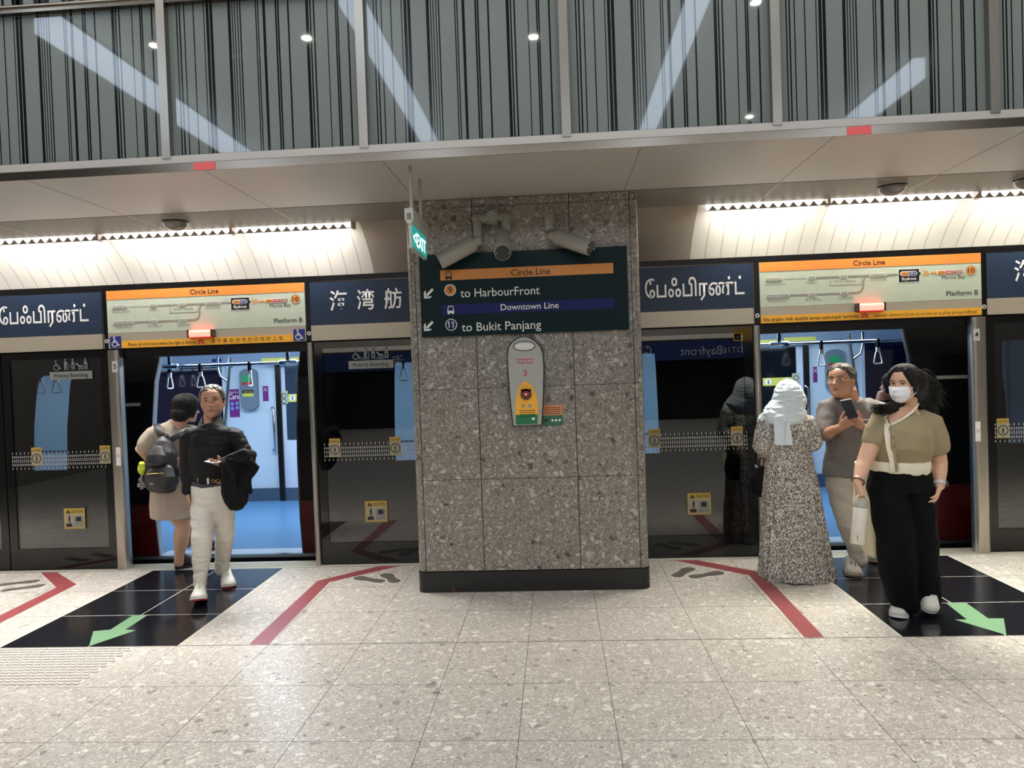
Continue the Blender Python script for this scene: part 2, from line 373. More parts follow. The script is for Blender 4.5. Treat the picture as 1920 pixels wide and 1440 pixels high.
struct(B().box(-XW, XW, 6.72, 6.80, 2.3, 3.2).box(-XW, XW, 6.12, 6.8, 3.12, 3.2).build('wall_lamp_recess', m_plain))
m_tooth = M('louvre_grey', (176, 160, 150), .4)
def cove_light(xa, xb, breaks, label):
    o = thing('strip_light', ((xa+xb)/2, 6.16, SZ), label, 'strip light', 'cove strip lights above the screen doors')
    ed = [xa]+[x for x in breaks if xa < x < xb]+[xb]
    for a, c in zip(ed, ed[1:]):
        B().box(a+.02, c-.02, 6.178, 6.184, SZ-.046, SZ+.03).build('lamp_diffuser', m_tubeglow, o)
        B().box(c-.012, c+.012, 6.122, 6.195, SZ-.050, SZ+.03).build('lamp_bracket', m_tooth, o)
    b = B(); n = int((xb-xa)/.082)
    for i in range(n):
        x = xa+.03+i*.082
        b.plate([(x, SZ-.046), (x+.070, SZ-.046), (x+.035, SZ-.006)], 6.126, .002)
    b.build('louvre', m_tooth, o)
    B().box(xa, xb, 6.1235, 6.130, SZ-.052, SZ-.044).box(xa-.02, xb+.02, 6.121, 6.196, SZ+.03, SZ+.04).build('housing', M('lamp_housing', (206, 200, 190), .35), o)
    return o
m_tubeglow = M('tube_glow', (255, 250, 240), .5, emit=2.6)
cove_light(-8.9, -1.70, (-7.6, -6.39, -5.18, -3.975, -2.77), 'long glowing louvred strip light above the left screen doors')
cove_light(1.28, 8.9, (2.29, 3.485, 4.69, 5.9, 7.1), 'long glowing louvred strip light above the right screen doors')
def dome(x, y, label):
    o = thing('dome_camera', (x, y, SZ), label, 'dome camera', 'ceiling dome cameras')
    B().tube([(x, y, SZ), (x, y, SZ-.022)], [.105, .104], 28).build('mount_ring', m_soffit, o, 40)
    b = B(); vs = []
    b.ball((x, y, SZ-.022), (.098, .098, .068), 28, 14); b.build('dome', M('smoked_dome', (120, 116, 110), .12, spec=.6), o, 180)
    b = B(); b.tube([(x, y, SZ-.018), (x, y, SZ-.026)], .107, 28); b.build('dark_rim', m_black, o, 40)
dome(-3.03, 5.70, 'grey dome camera under the perforated ceiling strip at the left')
dome(2.60, 5.70, 'grey dome camera under the perforated ceiling strip at the right')
dome(3.60, 5.70, 'dome camera cut off by the right edge of the picture')
# ---------------------------------------------------------------- upper glass screen with printed bars
m_pane = M('grey_green_glass', (117, 124, 120), .03, var=.03, scale=2, spec=.5, coat=0)
m_bar = M('printed_bar', (14, 19, 18), .04, spec=.5)
MX = [-4.869, -3.626, -2.383, -1.130, .112, 1.360, 2.603, 3.846, 5.09]
BARS = [(50, 7), (67, 8), (93, 6), (147, 6), (207, 5), (228, 16), (249, 16), (353, 16), (371, 5), (385, 5), (401, 5), (416, 7), (506, 6), (518, 6), (552, 15), (620, 9), (633, 9), (690, 9), (797, 16), (815, 8), (835, 8), (910, 5), (958, 8), (969, 8), (1026, 9)]
for i in range(len(MX)-1):
    x0, x1 = MX[i]+.026, MX[i+1]-.026; y = 4.45; k = (x1-x0)/1075.
    b = B(); b.box(x0, x1, y, y+.012, 3.112, 5.6); b.mat(1)
    for c, w in BARS:
        if i % 2 == 1: c = 1075-c if False else c
        b.box(x0+(c-w/2)*k, x0+(c+w/2)*k, y-.0008, y, 3.118, 4.055)
    for c, w in BARS:
        wl = w*2.6
        b.box(max(x0, x0+(c-wl/2)*k), min(x1, x0+(c+wl/2)*k), y-.0008, y, 4.11, 5.55)
    o = struct(b.build('window_%d' % (i+1), [m_pane, m_bar]))
for i, x in enumerate(MX):
    struct(B().box(x-.027, x+.027, 4.40, 4.45, 3.09, 5.6).build('trim_%d' % (4+i), m_steelv))
b = B(); b.box(-XW, XW, 4.41, 4.45, 4.058, 4.078).tube([(-XW, 4.418, 4.092), (XW, 4.418, 4.092)], .017, 12)
struct(b.build('trim_20', m_steel, smooth=40))
# ---------------------------------------------------------------- hall behind and above the camera (seen only as reflections)
struct(B().box(-XW, XW, -9.7, 4.5, HALL_Z, HALL_Z+.1).build('ceiling_hall', m_hall))
struct(B().box(-XW-.1, -XW, -9.7, 9.9, -.1, HALL_Z).build('wall_left', m_hallwall))
struct(B().box(XW, XW+.1, -9.7, 9.9, -.1, HALL_Z).build('wall_right', m_hallwall))
struct(B().box(-XW, XW, -9.7, -9.6, 0, HALL_Z).build('wall_back', m_hallwall))
struct(B().box(-XW, XW, -9.6, -9.5, .0, 1.75).build('wall_back_glass', M('far_dark_glass', (20, 22, 22), .1)))
struct(B().box(-XW, XW, -9.58, -9.4, 1.80, 2.36).build('wall_back_sign', M('far_blue_band', (36, 56, 104), .4, emit=.35)))
struct(B().box(-XW, XW, -9.58, -9.5, 2.42, 2.85).build('wall_back_cove', M('far_lit_cove', (225, 215, 198), .4, emit=.7)))
bs = thing('station_sign', (-3.4, -9.38, 1.9), 'far station name sign reflected in the glass left of the column', 'sign')
RT = Matrix.Rotation(PI, 3, 'Z')
sec('Bayfront', -2.6, 1.93, -9.39, .26, m_white, bs, rot=RT, name='lettering')
sec('海湾舫', -4.7, 1.93, -9.39, .28, m_white, bs, rot=RT, track=1.6)
sec('DT16', -2.0, 1.96, -9.39, .18, m_white, bs, rot=RT)
bs = thing('station_sign', (3, -9.38, 1.9), 'far station name sign reflected in the glass right of the column', 'sign')
sec('Bayfront', 5.0, 1.93, -9.39, .26, m_white, bs, rot=RT)
sec('ேபஃபிரண்ட்', 2.9, 1.95, -9.39, .26, m_white, bs, rot=RT)
sec('DT16', 5.6, 1.96, -9.39, .18, m_white, bs, rot=RT)
q = at(1376, 613, 17.68); r_ = at(1409, 638, 17.68); yq = 2*6.34-17.68
o = thing('hanging_sign', ((q.x+r_.x)/2, yq, q.z), 'yellow hanging platform sign behind the camera, mirrored in the glass right of the column', 'sign')
B().box(q.x, r_.x, yq-.05, yq, r_.z, q.z).build('sign_face', M('lit_yellow', (250, 196, 60), .4, emit=.9), o)
s_ = B().box(q.x+.01, q.x+.17, yq, yq+.004, r_.z+.02, r_.z+.17).build('letter_field', m_ink, o)
sec('A', q.x+.09, r_.z+.045, yq+.006, .09, m_white, s_, 'CENTER', rot=RT)
B().box(q.x+.03, q.x+.035, yq-.03, yq-.025, q.z, HALL_Z).build('hanging_rod', m_steel, o); B().box(r_.x-.035, r_.x-.03, yq-.03, yq-.025, q.z, HALL_Z).build('hanging_rod', m_steel, o)
for x, y1, wh in HALL_STRIPS:
    o = thing('hall_light', (x, -3, HALL_Z), 'strip light on the high hall ceiling, %s in the glass reflection' % wh, 'strip light', 'hall strip lights')
    B().box(x-.075, x+.075, -8.1, y1, 5.30, 5.56).build('diffuser', m_lamp, o)
    B().box(x-.06, x+.06, -8.1, y1, 5.56, HALL_Z).build('housing', m_steel, o)
for x, y, wh in ((-4.507, .717, 'far left'), (-2.732, .658, 'left of the middle'), (-.132, .322, 'above the column'), (2.303, .806, 'right of the middle at the top edge'), (3.216, -2.935, 'right, deeper in the hall')):
    o = thing('downlight', (x, y, HALL_Z), 'round downlight in the hall ceiling, %s' % wh, 'downlight', 'hall downlights')
    B().tube([(x, y, HALL_Z), (x, y, HALL_Z-.012)], .055, 20).build('lens', m_spot, o)
    b = B(); b.tube([(x, y, HALL_Z), (x, y, HALL_Z-.008)], .075, 20); b.build('rim', m_steel, o)
# ---------------------------------------------------------------- platform screen doors
SY = 6.34
m_pglass = glass('screen_glass', (.52, .54, .55), 1.3, 0, .015)
m_frit = M('black_glass_border', (15, 16, 16), .06, spec=.45)
m_dash = M('pale_dash', (164, 165, 160), .5)
m_stickw = M('sticker_cream', (160, 154, 134), .5)
m_sticky = M('sticker_yellow', (182, 152, 66), .5)
m_plate = M('grey_print_plate', (128, 130, 124), .5)
m_figure = M('pale_figure', (120, 126, 128), .5)
m_beam = M('header_black', (12, 12, 13), .25)
def wheelchair(b, cx, cz, s, y):
    b.disc(cx-.08*s, cz+.42*s, .085*s, y, 14)
    b.plate([(cx-.13*s, cz+.31*s), (cx-.10*s, cz-.03*s), (cx-.02*s, cz-.03*s), (cx-.04*s, cz+.31*s)], y)
    b.plate([(cx-.08*s, cz+.17*s), (cx-.08*s, cz+.10*s), (cx+.14*s, cz+.10*s), (cx+.14*s, cz+.17*s)], y)
    b.plate([(cx-.08*s, cz+.02*s), (cx-.08*s, cz-.06*s), (cx+.20*s, cz-.06*s), (cx+.20*s, cz+.02*s)], y)
    b.plate([(cx+.13*s, cz-.02*s), (cx+.28*s, cz-.36*s), (cx+.36*s, cz-.33*s), (cx+.22*s, cz+.02*s)], y)
    b.plate([(cx+.28*s, cz-.36*s), (cx+.44*s, cz-.30*s), (cx+.42*s, cz-.23*s), (cx+.28*s, cz-.28*s)], y)
    b.ring(cx-.04*s, cz-.16*s, .20*s, .27*s, y, a0=PI*.62, a1=PI*1.95)
def person_fig(b, cx, cz, s, y, dress=False, cane=False):
    b.disc(cx, cz+.88*s, .09*s, y, 12)
    if dress: b.plate([(cx-.08*s, cz+.76*s), (cx-.2*s, cz+.25*s), (cx+.2*s, cz+.25*s), (cx+.1*s, cz+.76*s)], y)
    else: b.plate([(cx-.12*s, cz+.76*s), (cx-.12*s, cz+.40*s), (cx+.12*s, cz+.40*s), (cx+.12*s, cz+.76*s)], y)
    b.plate([(cx-.11*s, cz+.42*s), (cx-.13*s, cz), (cx-.04*s, cz), (cx-.01*s, cz+.42*s)], y)
    b.plate([(cx+.01*s, cz+.42*s), (cx+.06*s, cz), (cx+.15*s, cz), (cx+.11*s, cz+.42*s)], y)
    if cane: b.plate([(cx+.13*s, cz+.6*s), (cx+.27*s, cz+.45*s), (cx+.27*s, cz), (cx+.31*s, cz), (cx+.31*s, cz+.48*s), (cx+.15*s, cz+.66*s)], y)
def caution(par, x, z, y, kind=0):
    """kind 0: platform gap picture; kind 1: small 'do not lean' sign"""
    w, h = (.2, .19) if kind == 0 else (.10, .165)
    s = B().plate([(x, z-h), (x+w, z-h), (x+w, z), (x, z)], y, .002).build('caution_sticker' if kind == 0 else 'notice_sticker', m_sticky, par)
    if kind == 0:
        B().plate([(x+.012, z-h+.012), (x+w-.012, z-h+.012), (x+w-.012, z-.052), (x+.012, z-.052)], y-.001, .001).build('picture_field', m_stickw, s)
        b = B(); b.plate([(x+.02, z-.046), (x+.066, z-.046), (x+.043, z-.010)], y-.001, .001); b.build('warning_triangle', m_ink, s)
        sec('!', x+.043, z-.042, y-.002, .022, m_sticky, s, 'CENTER', name='exclamation_mark')
        sec('CAUTION', x+.072, z-.042, y-.001, .026, m_ink, s, 'LEFT', .112, .012)
        b = B(); person_fig(b, x+.052, z-h+.055, .075, y-.002)
        b.plate([(x+.02, z-h+.02), (x+.075, z-h+.02), (x+.075, z-h+.05), (x+.02, z-h+.05)], y-.002, .001)
        b.build('figure', m_ink, s)
        b = B(); b.plate([(x+.095, z-h+.02), (x+.185, z-h+.02), (x+.185, z-h+.105), (x+.175, z-h+.12), (x+.105, z-h+.12), (x+.095, z-h+.105)], y-.002, .001)
        b.build('train_picture', m_plate, s)
        B().plate([(x+.118, z-h+.07), (x+.163, z-h+.07), (x+.163, z-h+.11), (x+.118, z-h+.11)], y-.003, .001).build('train_window_picture', m_ink, s)
        B().plate([(x+.07, z-h+.03), (x+.08, z-h+.015), (x+.09, z-h+.03)], y-.003, .001).build('red_arrow', m_red, s)
    else:
        B().plate([(x+.004, z-h+.004), (x+w-.004, z-h+.004), (x+w-.004, z-.042), (x+.004, z-.042)], y-.001, .001).build('picture_field', m_stickw, s)
        sec('CAUTION', x+w/2, z-.033, y-.001, .016, m_ink, s, 'CENTER', .08, .01)
        b = B(); b.ring(x+w/2, z-.10, .036, .044, y-.002); person_fig(b, x+w/2, z-.128, .055, y-.002)
        b.build('figure', m_ink, s)
def dashes(par, x0, x1, y):
    b = B()
    n = int((x1-x0)/.0192)
    for i in range(n):
        x = x0+.005+i*.0192
        for z, h, w in ((1.052, .020, .0095), (1.016, .030, .0075), (.980, .020, .0095)): b.quad((x, y, z-h/2), (x+w, y, z-h/2), (x+w, y, z+h/2), (x, y, z+h/2))
        if i % 2 == 0:
            for z in (1.086, .946): b.quad((x, y, z-.009), (x+.008, y, z-.009), (x+.008, y, z+.009), (x, y, z+.009))
    return b.build('dash_decal', m_dash, par)
def priority(par, x, z, y):
    s = B().plate([(x, z-.072), (x+.405, z-.072), (x+.405, z), (x, z)], y, .001).build('priority_decal', m_plate, par)
    sec('Priority Boarding', x+.2025, z-.052, y-.001, .034, m_ink, s, 'CENTER', .32, .008)
    b = B(); wheelchair(b, x+.07, z+.055, .10, y-.001)
    person_fig(b, x+.155, z+.015, .105, y-.001, cane=True); person_fig(b, x+.225, z+.015, .105, y-.001, dress=True)
    b.plate([(x+.25, z+.07), (x+.28, z+.04), (x+.315, z+.035), (x+.315, z+.05), (x+.285, z+.055), (x+.257, z+.078)], y-.001); b.ring(x+.285, z+.022, .006, .011, y-.001); b.ring(x+.31, z+.022, .006, .011, y-.001)
    person_fig(b, x+.345, z+.015, .105, y-.001, dress=True)
    b.build('boarding_figures', m_figure, s)
def panel(x0, x1, label, prio=None, gap=None, notices=(), dx=(0, 0)):
    o = thing('screen_door_panel', ((x0+x1)/2, SY, 0), label, 'glass panel', 'fixed glass panels of the platform screen')
    xi, xo, zb, zt = x0+.075, x1-.075, .20, 1.945
    b = B(); b.box(x0, xi, SY, SY+.03, 0, 2.0); b.box(xo, x1, SY, SY+.03, 0, 2.0); b.box(xi, xo, SY, SY+.03, 0, zb); b.box(xi, xo, SY, SY+.03, zt, 2.0)
    b.build('black_border', m_frit, o)
    B().box(xi, xo, SY+.008, SY+.02, zb, zt).build('glass_pane', m_pglass, o)
    dashes(o, xi-.02, xo+.02, SY-.001)
    if prio is not None: priority(o, prio, 1.824, SY-.001)
    if gap is not None: caution(o, gap, .57, SY-.002, 0)
    for nx in notices: caution(o, nx, 1.137, SY-.003, 1)
    return o
panel(-6.12, -5.09, 'dark glass screen panel cut off by the left edge of the picture')
panel(-5.08, -4.06, 'dark glass screen panel left of the left doorway, with a priority boarding mark', -4.622, -4.55, (-4.833, -4.18))
panel(-2.155, -1.135, 'dark glass screen panel between the left doorway and the stone column', -1.843, -1.745, (-2.047, -1.50))
panel(-1.125, .665, 'dark glass screen panel mostly hidden behind the stone column')
panel(.675, 1.695, 'dark glass screen panel between the stone column and the headscarf', None, 1.10, (.783, 1.49))
panel(3.625, 4.645, 'dark glass screen panel at the right edge of the picture, beyond the doorway', None, None, (3.70,))
m_post = brushed('post_steel', (176, 170, 160), .3, 2)
def post(x0, x1, y0, label, num=None, side=1):
    o = thing('door_post', ((x0+x1)/2, 6.35, 0), label, 'door post', 'steel posts of the screen doors')
    b = B(); b.slab(rrect(x0, x1, y0, 6.41, min(.035, (x1-x0)/2.1), 6), .004, 1.998)
    b.build('post_body', m_post, o, 40)
    if num:
        xe = x1-.002 if side > 0 else x0+.002
        xp = x1+.0015*0 if side > 0 else x0
        cx = (x0+x1)/2+(.028 if side > 0 else -.028)
        s = B().plate([(cx-.028, 1.80), (cx+.022, 1.80), (cx+.022, 1.90), (cx-.028, 1.90)], y0-.004, .003).build('number_plate', M('number_plate', (196, 194, 188), .5), o)
        sec(num, cx-.003, 1.83, y0-.006, .045, m_ink, s, 'CENTER', None, .01)
        s = B().plate([(cx-.03, .955), (cx+.012, .955), (cx+.012, 1.12), (cx-.03, 1.12)], y0-.004, .003).build('post_sticker', m_white, o)
        sec('✕', cx-.009, 1.03, y0-.006, .03, m_red, s, 'CENTER', name='red_cross')
    return o
post(-4.055, -3.945, 6.30, 'steel door post left of the left doorway, numbered 5', '5', 1)
post(-2.205, -2.157, 6.30, 'thin steel door post right of the left doorway')
post(1.697, 1.755, 6.30, 'thin steel door post left of the right doorway, behind the headscarf')
post(3.50, 3.622, 6.30, 'steel door post right of the right doorway, numbered 4', '4', -1)
# ---------------------------------------------------------------- header over the doors
HY = 6.335
struct(B().box(-XW, XW, HY+.006, 6.46, 2.015, 2.592).box(-XW, XW, 6.40, 6.5, 1.93, 2.02).build('trim_21', m_beam))
struct(B().box(-XW, XW, HY-.002, HY+.02, 2.545, 2.592).build('trim_22', m_beam))
m_strip = M('satin_strip', (188, 178, 160), .25, .25, var=.02)
def bay_name(x0, x1, text, kind, label):
    o = thing('station_name_sign', ((x0+x1)/2, HY, 2.155), label, 'sign', 'navy station name signs above the screen doors')
    B().box(x0, x1, HY-.012, HY+.005, 2.154, 2.534).build('sign_face', m_blue, o)
    B().box(x0, x1, HY-.013, HY+.005, 2.534, 2.541).box(x1-.008, x1, HY-.014, HY-.011, 2.016, 2.534).build('steel_edge', m_steel, o)
    B().box(x0, x1, HY-.012, HY+.005, 2.016, 2.152).build('satin_strip', m_strip, o)
    return o
NB = [(-8.0, -6.15, 0), (-6.13, -4.083, 1), (-2.163, -.24, 2), (-.22, 1.715, 3), (3.640, 5.58, 4)]
o = bay_name(-6.13, -4.083, '', 0, 'navy station name sign in Tamil script at the left edge, above the priority boarding panel')
sec('ேபஃபிரண்ட்', -5.065, 2.275, HY-.0135, .135, m_white, o, 'LEFT', .85, .012)
o = bay_name(-2.163, -.24, '', 0, 'navy station name sign in Chinese characters left of the stone column')
sec('海', -1.985, 2.29, HY-.0135, .135, m_white, o, 'LEFT', .160, .012); sec('湾', -1.74, 2.29, HY-.0135, .135, m_white, o, 'LEFT', .158, .012); sec('舫', -1.495, 2.29, HY-.0135, .135, m_white, o, 'LEFT', .158, .012)
o = bay_name(-.22, 1.715, '', 0, 'navy station name sign in Tamil script just right of the stone column')
sec('ேபஃபிரண்ட்', .79, 2.275, HY-.0135, .135, m_white, o, 'LEFT', .845, .012)
o = bay_name(3.640, 5.58, '', 0, 'navy station name sign in Chinese characters at the right edge of the picture')
sec('海', 3.86, 2.30, HY-.0135, .135, m_white, o, 'LEFT', .160, .012)
def pill(b, x, z, w, h, y):
    r = h/2; n = 8
    P = [(x+w-r+r*math.cos(a), z+r+r*math.sin(a)) for a in [-PI/2+PI*i/n for i in range(n+1)]]+[(x+r+r*math.cos(a), z+r+r*math.sin(a)) for a in [PI/2+PI*i/n for i in range(n+1)]]
    return b.plate(P, y, .001)
def seg(b, x0, z0, x1, z1, w, y):
    d = Vector((x1-x0, z1-z0)).normalized(); nx, nz = -d.y*w/2, d.x*w/2
    seg.n += 1; return b.plate([(x0-nx, z0-nz), (x1-nx, z1-nz), (x1+nx, z1+nz), (x0+nx, z0+nz)], y-.00006*(seg.n % 9), .001)
seg.n = 0
m_bay_or = M('code_orange', (240, 150, 60), .4); m_bay_bl = M('code_blue', (52, 66, 140), .4); m_bay_br = M('code_brown', (150, 84, 60), .4)
def codes(o, x, z, h, items, y, grey):
    """row of station code pills: (text, width, material)"""
    w = sum(i[1] for i in items)
    pill(B(), x-.006, z-.006, w+.012, h+.012, y).build('code_outline', m_mapwhite if grey else m_white, o)
    for t, cw, m in items:
        B().plate([(x+.002, z), (x+cw-.002, z), (x+cw-.002, z+h), (x+.002, z+h)], y-.0012, .001).build('code_field', m, o)
        sec(t, x+cw/2, z+h*.22, y-.0024, h*.55, m_mapwhite if grey or m is not m_bay_or else m_ink, o, 'CENTER', cw*.72, .01, name='code_text'); x += cw
def line_map(x0, x1, label, gl):
    o = thing('line_map_sign', ((x0+x1)/2, HY, 2.155), label, 'sign', 'line map signs above the doorways')
    y = HY-.012
    face = B().box(x0, x1, y, HY+.005, 2.154, 2.537).build('map_face', m_cream, o)
    band = B().box(x0, x1, y-.002, y, 2.457, 2.537).build('orange_band', m_orange, o)
    W_ = x1-x0; X = lambda f: x0+W_*f
    yy = y-.0012
    sec('Circle Line', X(.5), 2.475, y-.0032, .044, m_ink, band, 'CENTER', .262, .008)
    sec('Platform B', X(.985), 2.188, yy, .040, m_ink, o, 'RIGHT', .258, .008)
    # faded route behind this station
    b = B()
    z1, z2 = 2.386, 2.245
    seg(b, X(.235), z1, X(.62), z1, .015, yy); seg(b, X(.08), z2, X(.445), z2, .015, yy)
    for i in range(13): seg(b, X(.105+.0085*i), z1, X(.109+.0085*i), z1, .009, yy)
    seg(b, X(.445), z2, X(.462), z2+.012, .015, yy); seg(b, X(.462), z2+.012, X(.470), z2+.04, .015, yy); seg(b, X(.470), z2+.04, X(.474), z1-.03, .015, yy); seg(b, X(.474), z1-.03, X(.484), z1-.008, .015, yy); seg(b, X(.484), z1-.008, X(.50), z1, .015, yy)
    for q in ((.322, .322+.14),):
        xa, xb = X(q[0]), X(q[1])
        for r in ((xa, 2.316, xb, 2.316), (xa, 2.362, xa, 2.316), (xb, 2.362, xb, 2.316)): seg(b, *r, .004, yy)
    b.build('faded_route', m_mapgrey, o)
    g = m_mapgrey
    codes(o, X(.03), z1-.013, .026, [('NE1', .062, g), ('CC29', .068, g)], yy-.0012, True)
    codes(o, X(.222), z1-.013, .026, [('CC6', .058, g)], yy-.0012, True); codes(o, X(.368), z1-.013, .026, [('CC5', .058, g)], yy-.0012, True)
    codes(o, X(.505), z1-.013, .026, [('DT15', .066, g), ('CC4', .062, g)], yy-.0012, True)
    codes(o, X(.03), z2-.013, .026, [('NS24', .066, g), ('NE6', .06, g), ('CC1', .062, g)], yy-.0012, True)
    codes(o, X(.222), z2-.013, .026, [('CC2', .058, g)], yy-.0012, True); codes(o, X(.368), z2-.013, .026, [('CC3', .058, g)], yy-.0012, True)
    for t, f, z in (('HarbourFront', .075, z1-.05), ('Stadium', .238, z1-.047), ('Nicoll Highway', .391, z1-.047), ('Promenade', .54, z1-.05), ('Dhoby Ghaut', .08, z2-.05), ('Bras Basah', .243, z2-.05), ('Esplanade', .39, z2-.05)):
        sec(t, X(f), z, yy, .021, m_mapgrey, o, 'CENTER', None, .002, name='station_text')
    # this station and the terminus
    b = B(); seg(b, X(.60), z1, X(.635), z1, .015, yy); b.build('faded_line', m_mapgrey, o)
    bx, bw = X(.632), .168
    B().plate([(bx-.006, z1-.072), (bx+bw+.006, z1-.072), (bx+bw+.006, z1-.016), (bx+bw+.026, z1), (bx+bw+.006, z1+.016), (bx+bw+.006, z1+.046), (bx-.006, z1+.046)], yy-.0003, .001).build('box_outline', m_white, o)
    s = B().plate([(bx, z1-.066), (bx+bw, z1-.066), (bx+bw, z1-.014), (bx+bw+.02, z1), (bx+bw, z1+.014), (bx+bw, z1+.040), (bx, z1+.040)], yy-.001, .001).build('station_box', m_ink, o)
    codes(s, bx+.018, z1-.012, .030, [('CC1', .062, m_bay_or), ('DT16', .066, m_bay_bl)], yy-.0022, False)
    sec('Bayfront', bx+bw/2, z1-.052, yy-.0022, .026, m_white, s, 'CENTER', .118, .008)
    b = B(); 
    for k in (0, 1):
        xa = bx+bw+.026+.026*k
        b.plate([(xa, z1-.022), (xa+.012, z1-.022), (xa+.028, z1), (xa+.012, z1+.022), (xa, z1+.022), (xa+.016, z1)], yy-.001, .001)
    seg(b, X(.775), z1, X(.805), z1, .012, yy-.0005); b.build('orange_route', m_bay_or, o)
    codes(o, X(.805), z1-.014, .028, [('CC2', .066, m_bay_or), ('NS27', .07, m_red), ('TE20', .07, m_bay_br)], yy-.0012, False)
    sec('Marina Bay', X(.878), z1-.058, yy, .030, m_ink, o, 'CENTER', .192, 0)
    s = B().disc(X(.955), z1+.008, .040, yy-.001).build('platform_badge', m_bay_or, o)
    b = B(); b.ring(X(.955), z1+.008, .036, .042, yy-.002); b.build('badge_outline', m_stickw, s)
    sec('10', X(.955), z1-.012, yy-.003, .040, m_ink, s, 'CENTER', .05, .008)
    struct(B().box(x0, x1, y, HY+.005, 2.016, 2.152).build('trim_%d' % (25+gl), m_strip))     # satin strip below the map
    return o
def warning(x0, x1, texts, label, access=False):
    y = HY-.016
    o = thing('warning_strip', ((x0+x1)/2, HY, 2.016), label, 'sign', 'yellow warning strips above the doorways')
    B().box(x0, x1, y, HY-.012, 2.016, 2.080).build('yellow_strip', m_yellow, o)
    for t, xa, w, h in texts: sec(t, xa, 2.034, y-.0012, h, m_ink, o, 'LEFT', w, .008 if t[0] in 'PS' else 0, track=1.55 if t[0] == '请' else 1.)
    mx = texts[0][1]+texts[0][2]+.045
    b = B()
    for z in (2.026, 2.046): b.plate([(mx-.03, z), (mx-.03, z+.014), (mx, z+.026), (mx+.03, z+.014), (mx+.03, z), (mx, z+.012)], y-.001, .001)
    b.build('red_chevron', m_red, o)
    return o
def access(x, label):
    y = HY-.016
    o = thing('access_sign', (x+.05, HY, 2.02), label, 'sign', 'blue wheelchair signs')
    B().box(x, x+.103, y, HY-.012, 2.022, 2.125).build('blue_plate', m_access, o)
    b = B(); wheelchair(b, x+.047, 2.072, .10, y-.001); b.build('wheelchair_symbol', m_white, o)
line_map(-4.040, -2.212, 'pale green line map sign with orange band above the left doorway', 0)
line_map(1.765, 3.592, 'pale green line map sign with orange band above the right doorway', 1)
warning(-3.915, -2.33, (('Please do not board when the light is flashing', -3.855, .635, .027), ('请不要在讯号灯闪烁时上车', -3.085, .665, .030)), 'yellow strip with English and Chinese warning above the left doorway')
warning(1.766, 3.589, (('Sila jangan naik apabila lampu penunjuk berkelip', 1.785, .80, .029), ('விளக்கு மின்னும் ேபாது தயவுெசய்து உள்ேள நுைழயாதீர்கள்', 2.71, .84, .022)), 'yellow strip with Malay and Tamil warning above the right doorway')
access(-4.022, 'blue wheelchair sign at the left end of the left yellow strip')
access(-2.325, 'blue wheelchair sign at the right end of the left yellow strip')
m_beacon = M('beacon_glow', (255, 96, 84), .4, emit=3.2)
def beacon(x, label):
    o = thing('flashing_light', (x, HY, 2.08), label, 'warning light', 'red warning lights above the doorways')
    B().tube([(x-.10, HY-.047, 2.118), (x+.10, HY-.047, 2.118)], .033, 16).build('lamp', m_beacon, o, 60)
    B().box(x-.115, x-.10, HY-.08, HY-.012, 2.085, 2.151).box(x+.10, x+.115, HY-.08, HY-.012, 2.085, 2.151).box(x-.1, x+.1, HY-.014, HY-.012, 2.088, 2.150).build('bracket', m_steel, o)
    B().box(x-.10, x+.10, HY-.06, HY-.017, 2.078, 2.092).build('red_lens', M('red_lens', (226, 50, 44), .3), o)
beacon(-3.155, 'glowing red warning light under the left line map sign')
beacon(2.665, 'glowing red warning light under the right line map sign')
for x, lb in ((-4.062, 'left of the left line map'), (-2.188, 'right of the left line map'), (1.740, 'left of the right line map'), (3.616, 'right of the right line map')):
    o = thing('key_switch', (x, HY, 2.08), 'round steel key switch on the black header upright, %s' % lb, 'key switch', 'key switches')
    b = B(); b.ring(x, 2.085, .009, .018, HY-.004); b.build('steel_ring', m_white, o)
    B().disc(x, 2.085, .009, HY-.003).build('keyhole', m_black, o)
    B().box(x-.021, x+.021, HY-.002, HY+.006, 2.02, 2.54).build('black_upright', m_beam, o)
# ---------------------------------------------------------------- train standing behind the screen doors
m_tblack = M('train_black', (9, 9, 10), .4, spec=.15)
m_tred = M('train_red', (72, 13, 15), .35, spec=.25)
m_tin = M('train_wall', (196, 216, 232), .35, var=.02, scale=3)
m_tfloor = M('train_floor', (84, 132, 178), .35, scale=40)
m_tgrey = M('train_grey', (112, 128, 142), .4)
m_twin = M('train_far_window', (16, 18, 44), .06, spec=.8)
m_twin2 = M('train_door_window', (52, 68, 84), .08, spec=.8)
m_tkick = brushed('train_kick_plate', (150, 156, 160), .35, 0)
m_purple = M('purple_print', (122, 48, 128), .4)
m_lime = M('lime_sticker', (206, 208, 96), .5)
TP = [(6.70, .03), (6.665, .35), (6.655, .9), (6.68, 1.3), (6.75, 1.7), (6.86, 1.95), (6.95, 2.25), (7.2, 2.6)]
def ty(z):
    for (ya, za), (yb, zb) in zip(TP, TP[1:]):
        if z <= zb: return ya+(yb-ya)*max(0, (z-za)/(zb-za))
    return TP[-1][0]
m_dedge = M('door_edge_dark', (26, 28, 32), .35); m_dedgew = M('door_edge_white', (170, 184, 198), .35)
tr = thing('train_carriage', (-.3, 8.2, 0), 'black and red metro train standing with open doors behind the screen doors', 'train')
DO = [(-9.2, -7.9), (-3.87, -2.45), (1.72, 3.20), (7.6, 9.2)]      # door openings
WI = [(-7.3, -5.43), (-5.09, -4.72), (-1.535, .925), (3.98, 5.6)]   # windows
ZW = (.88, 1.80)
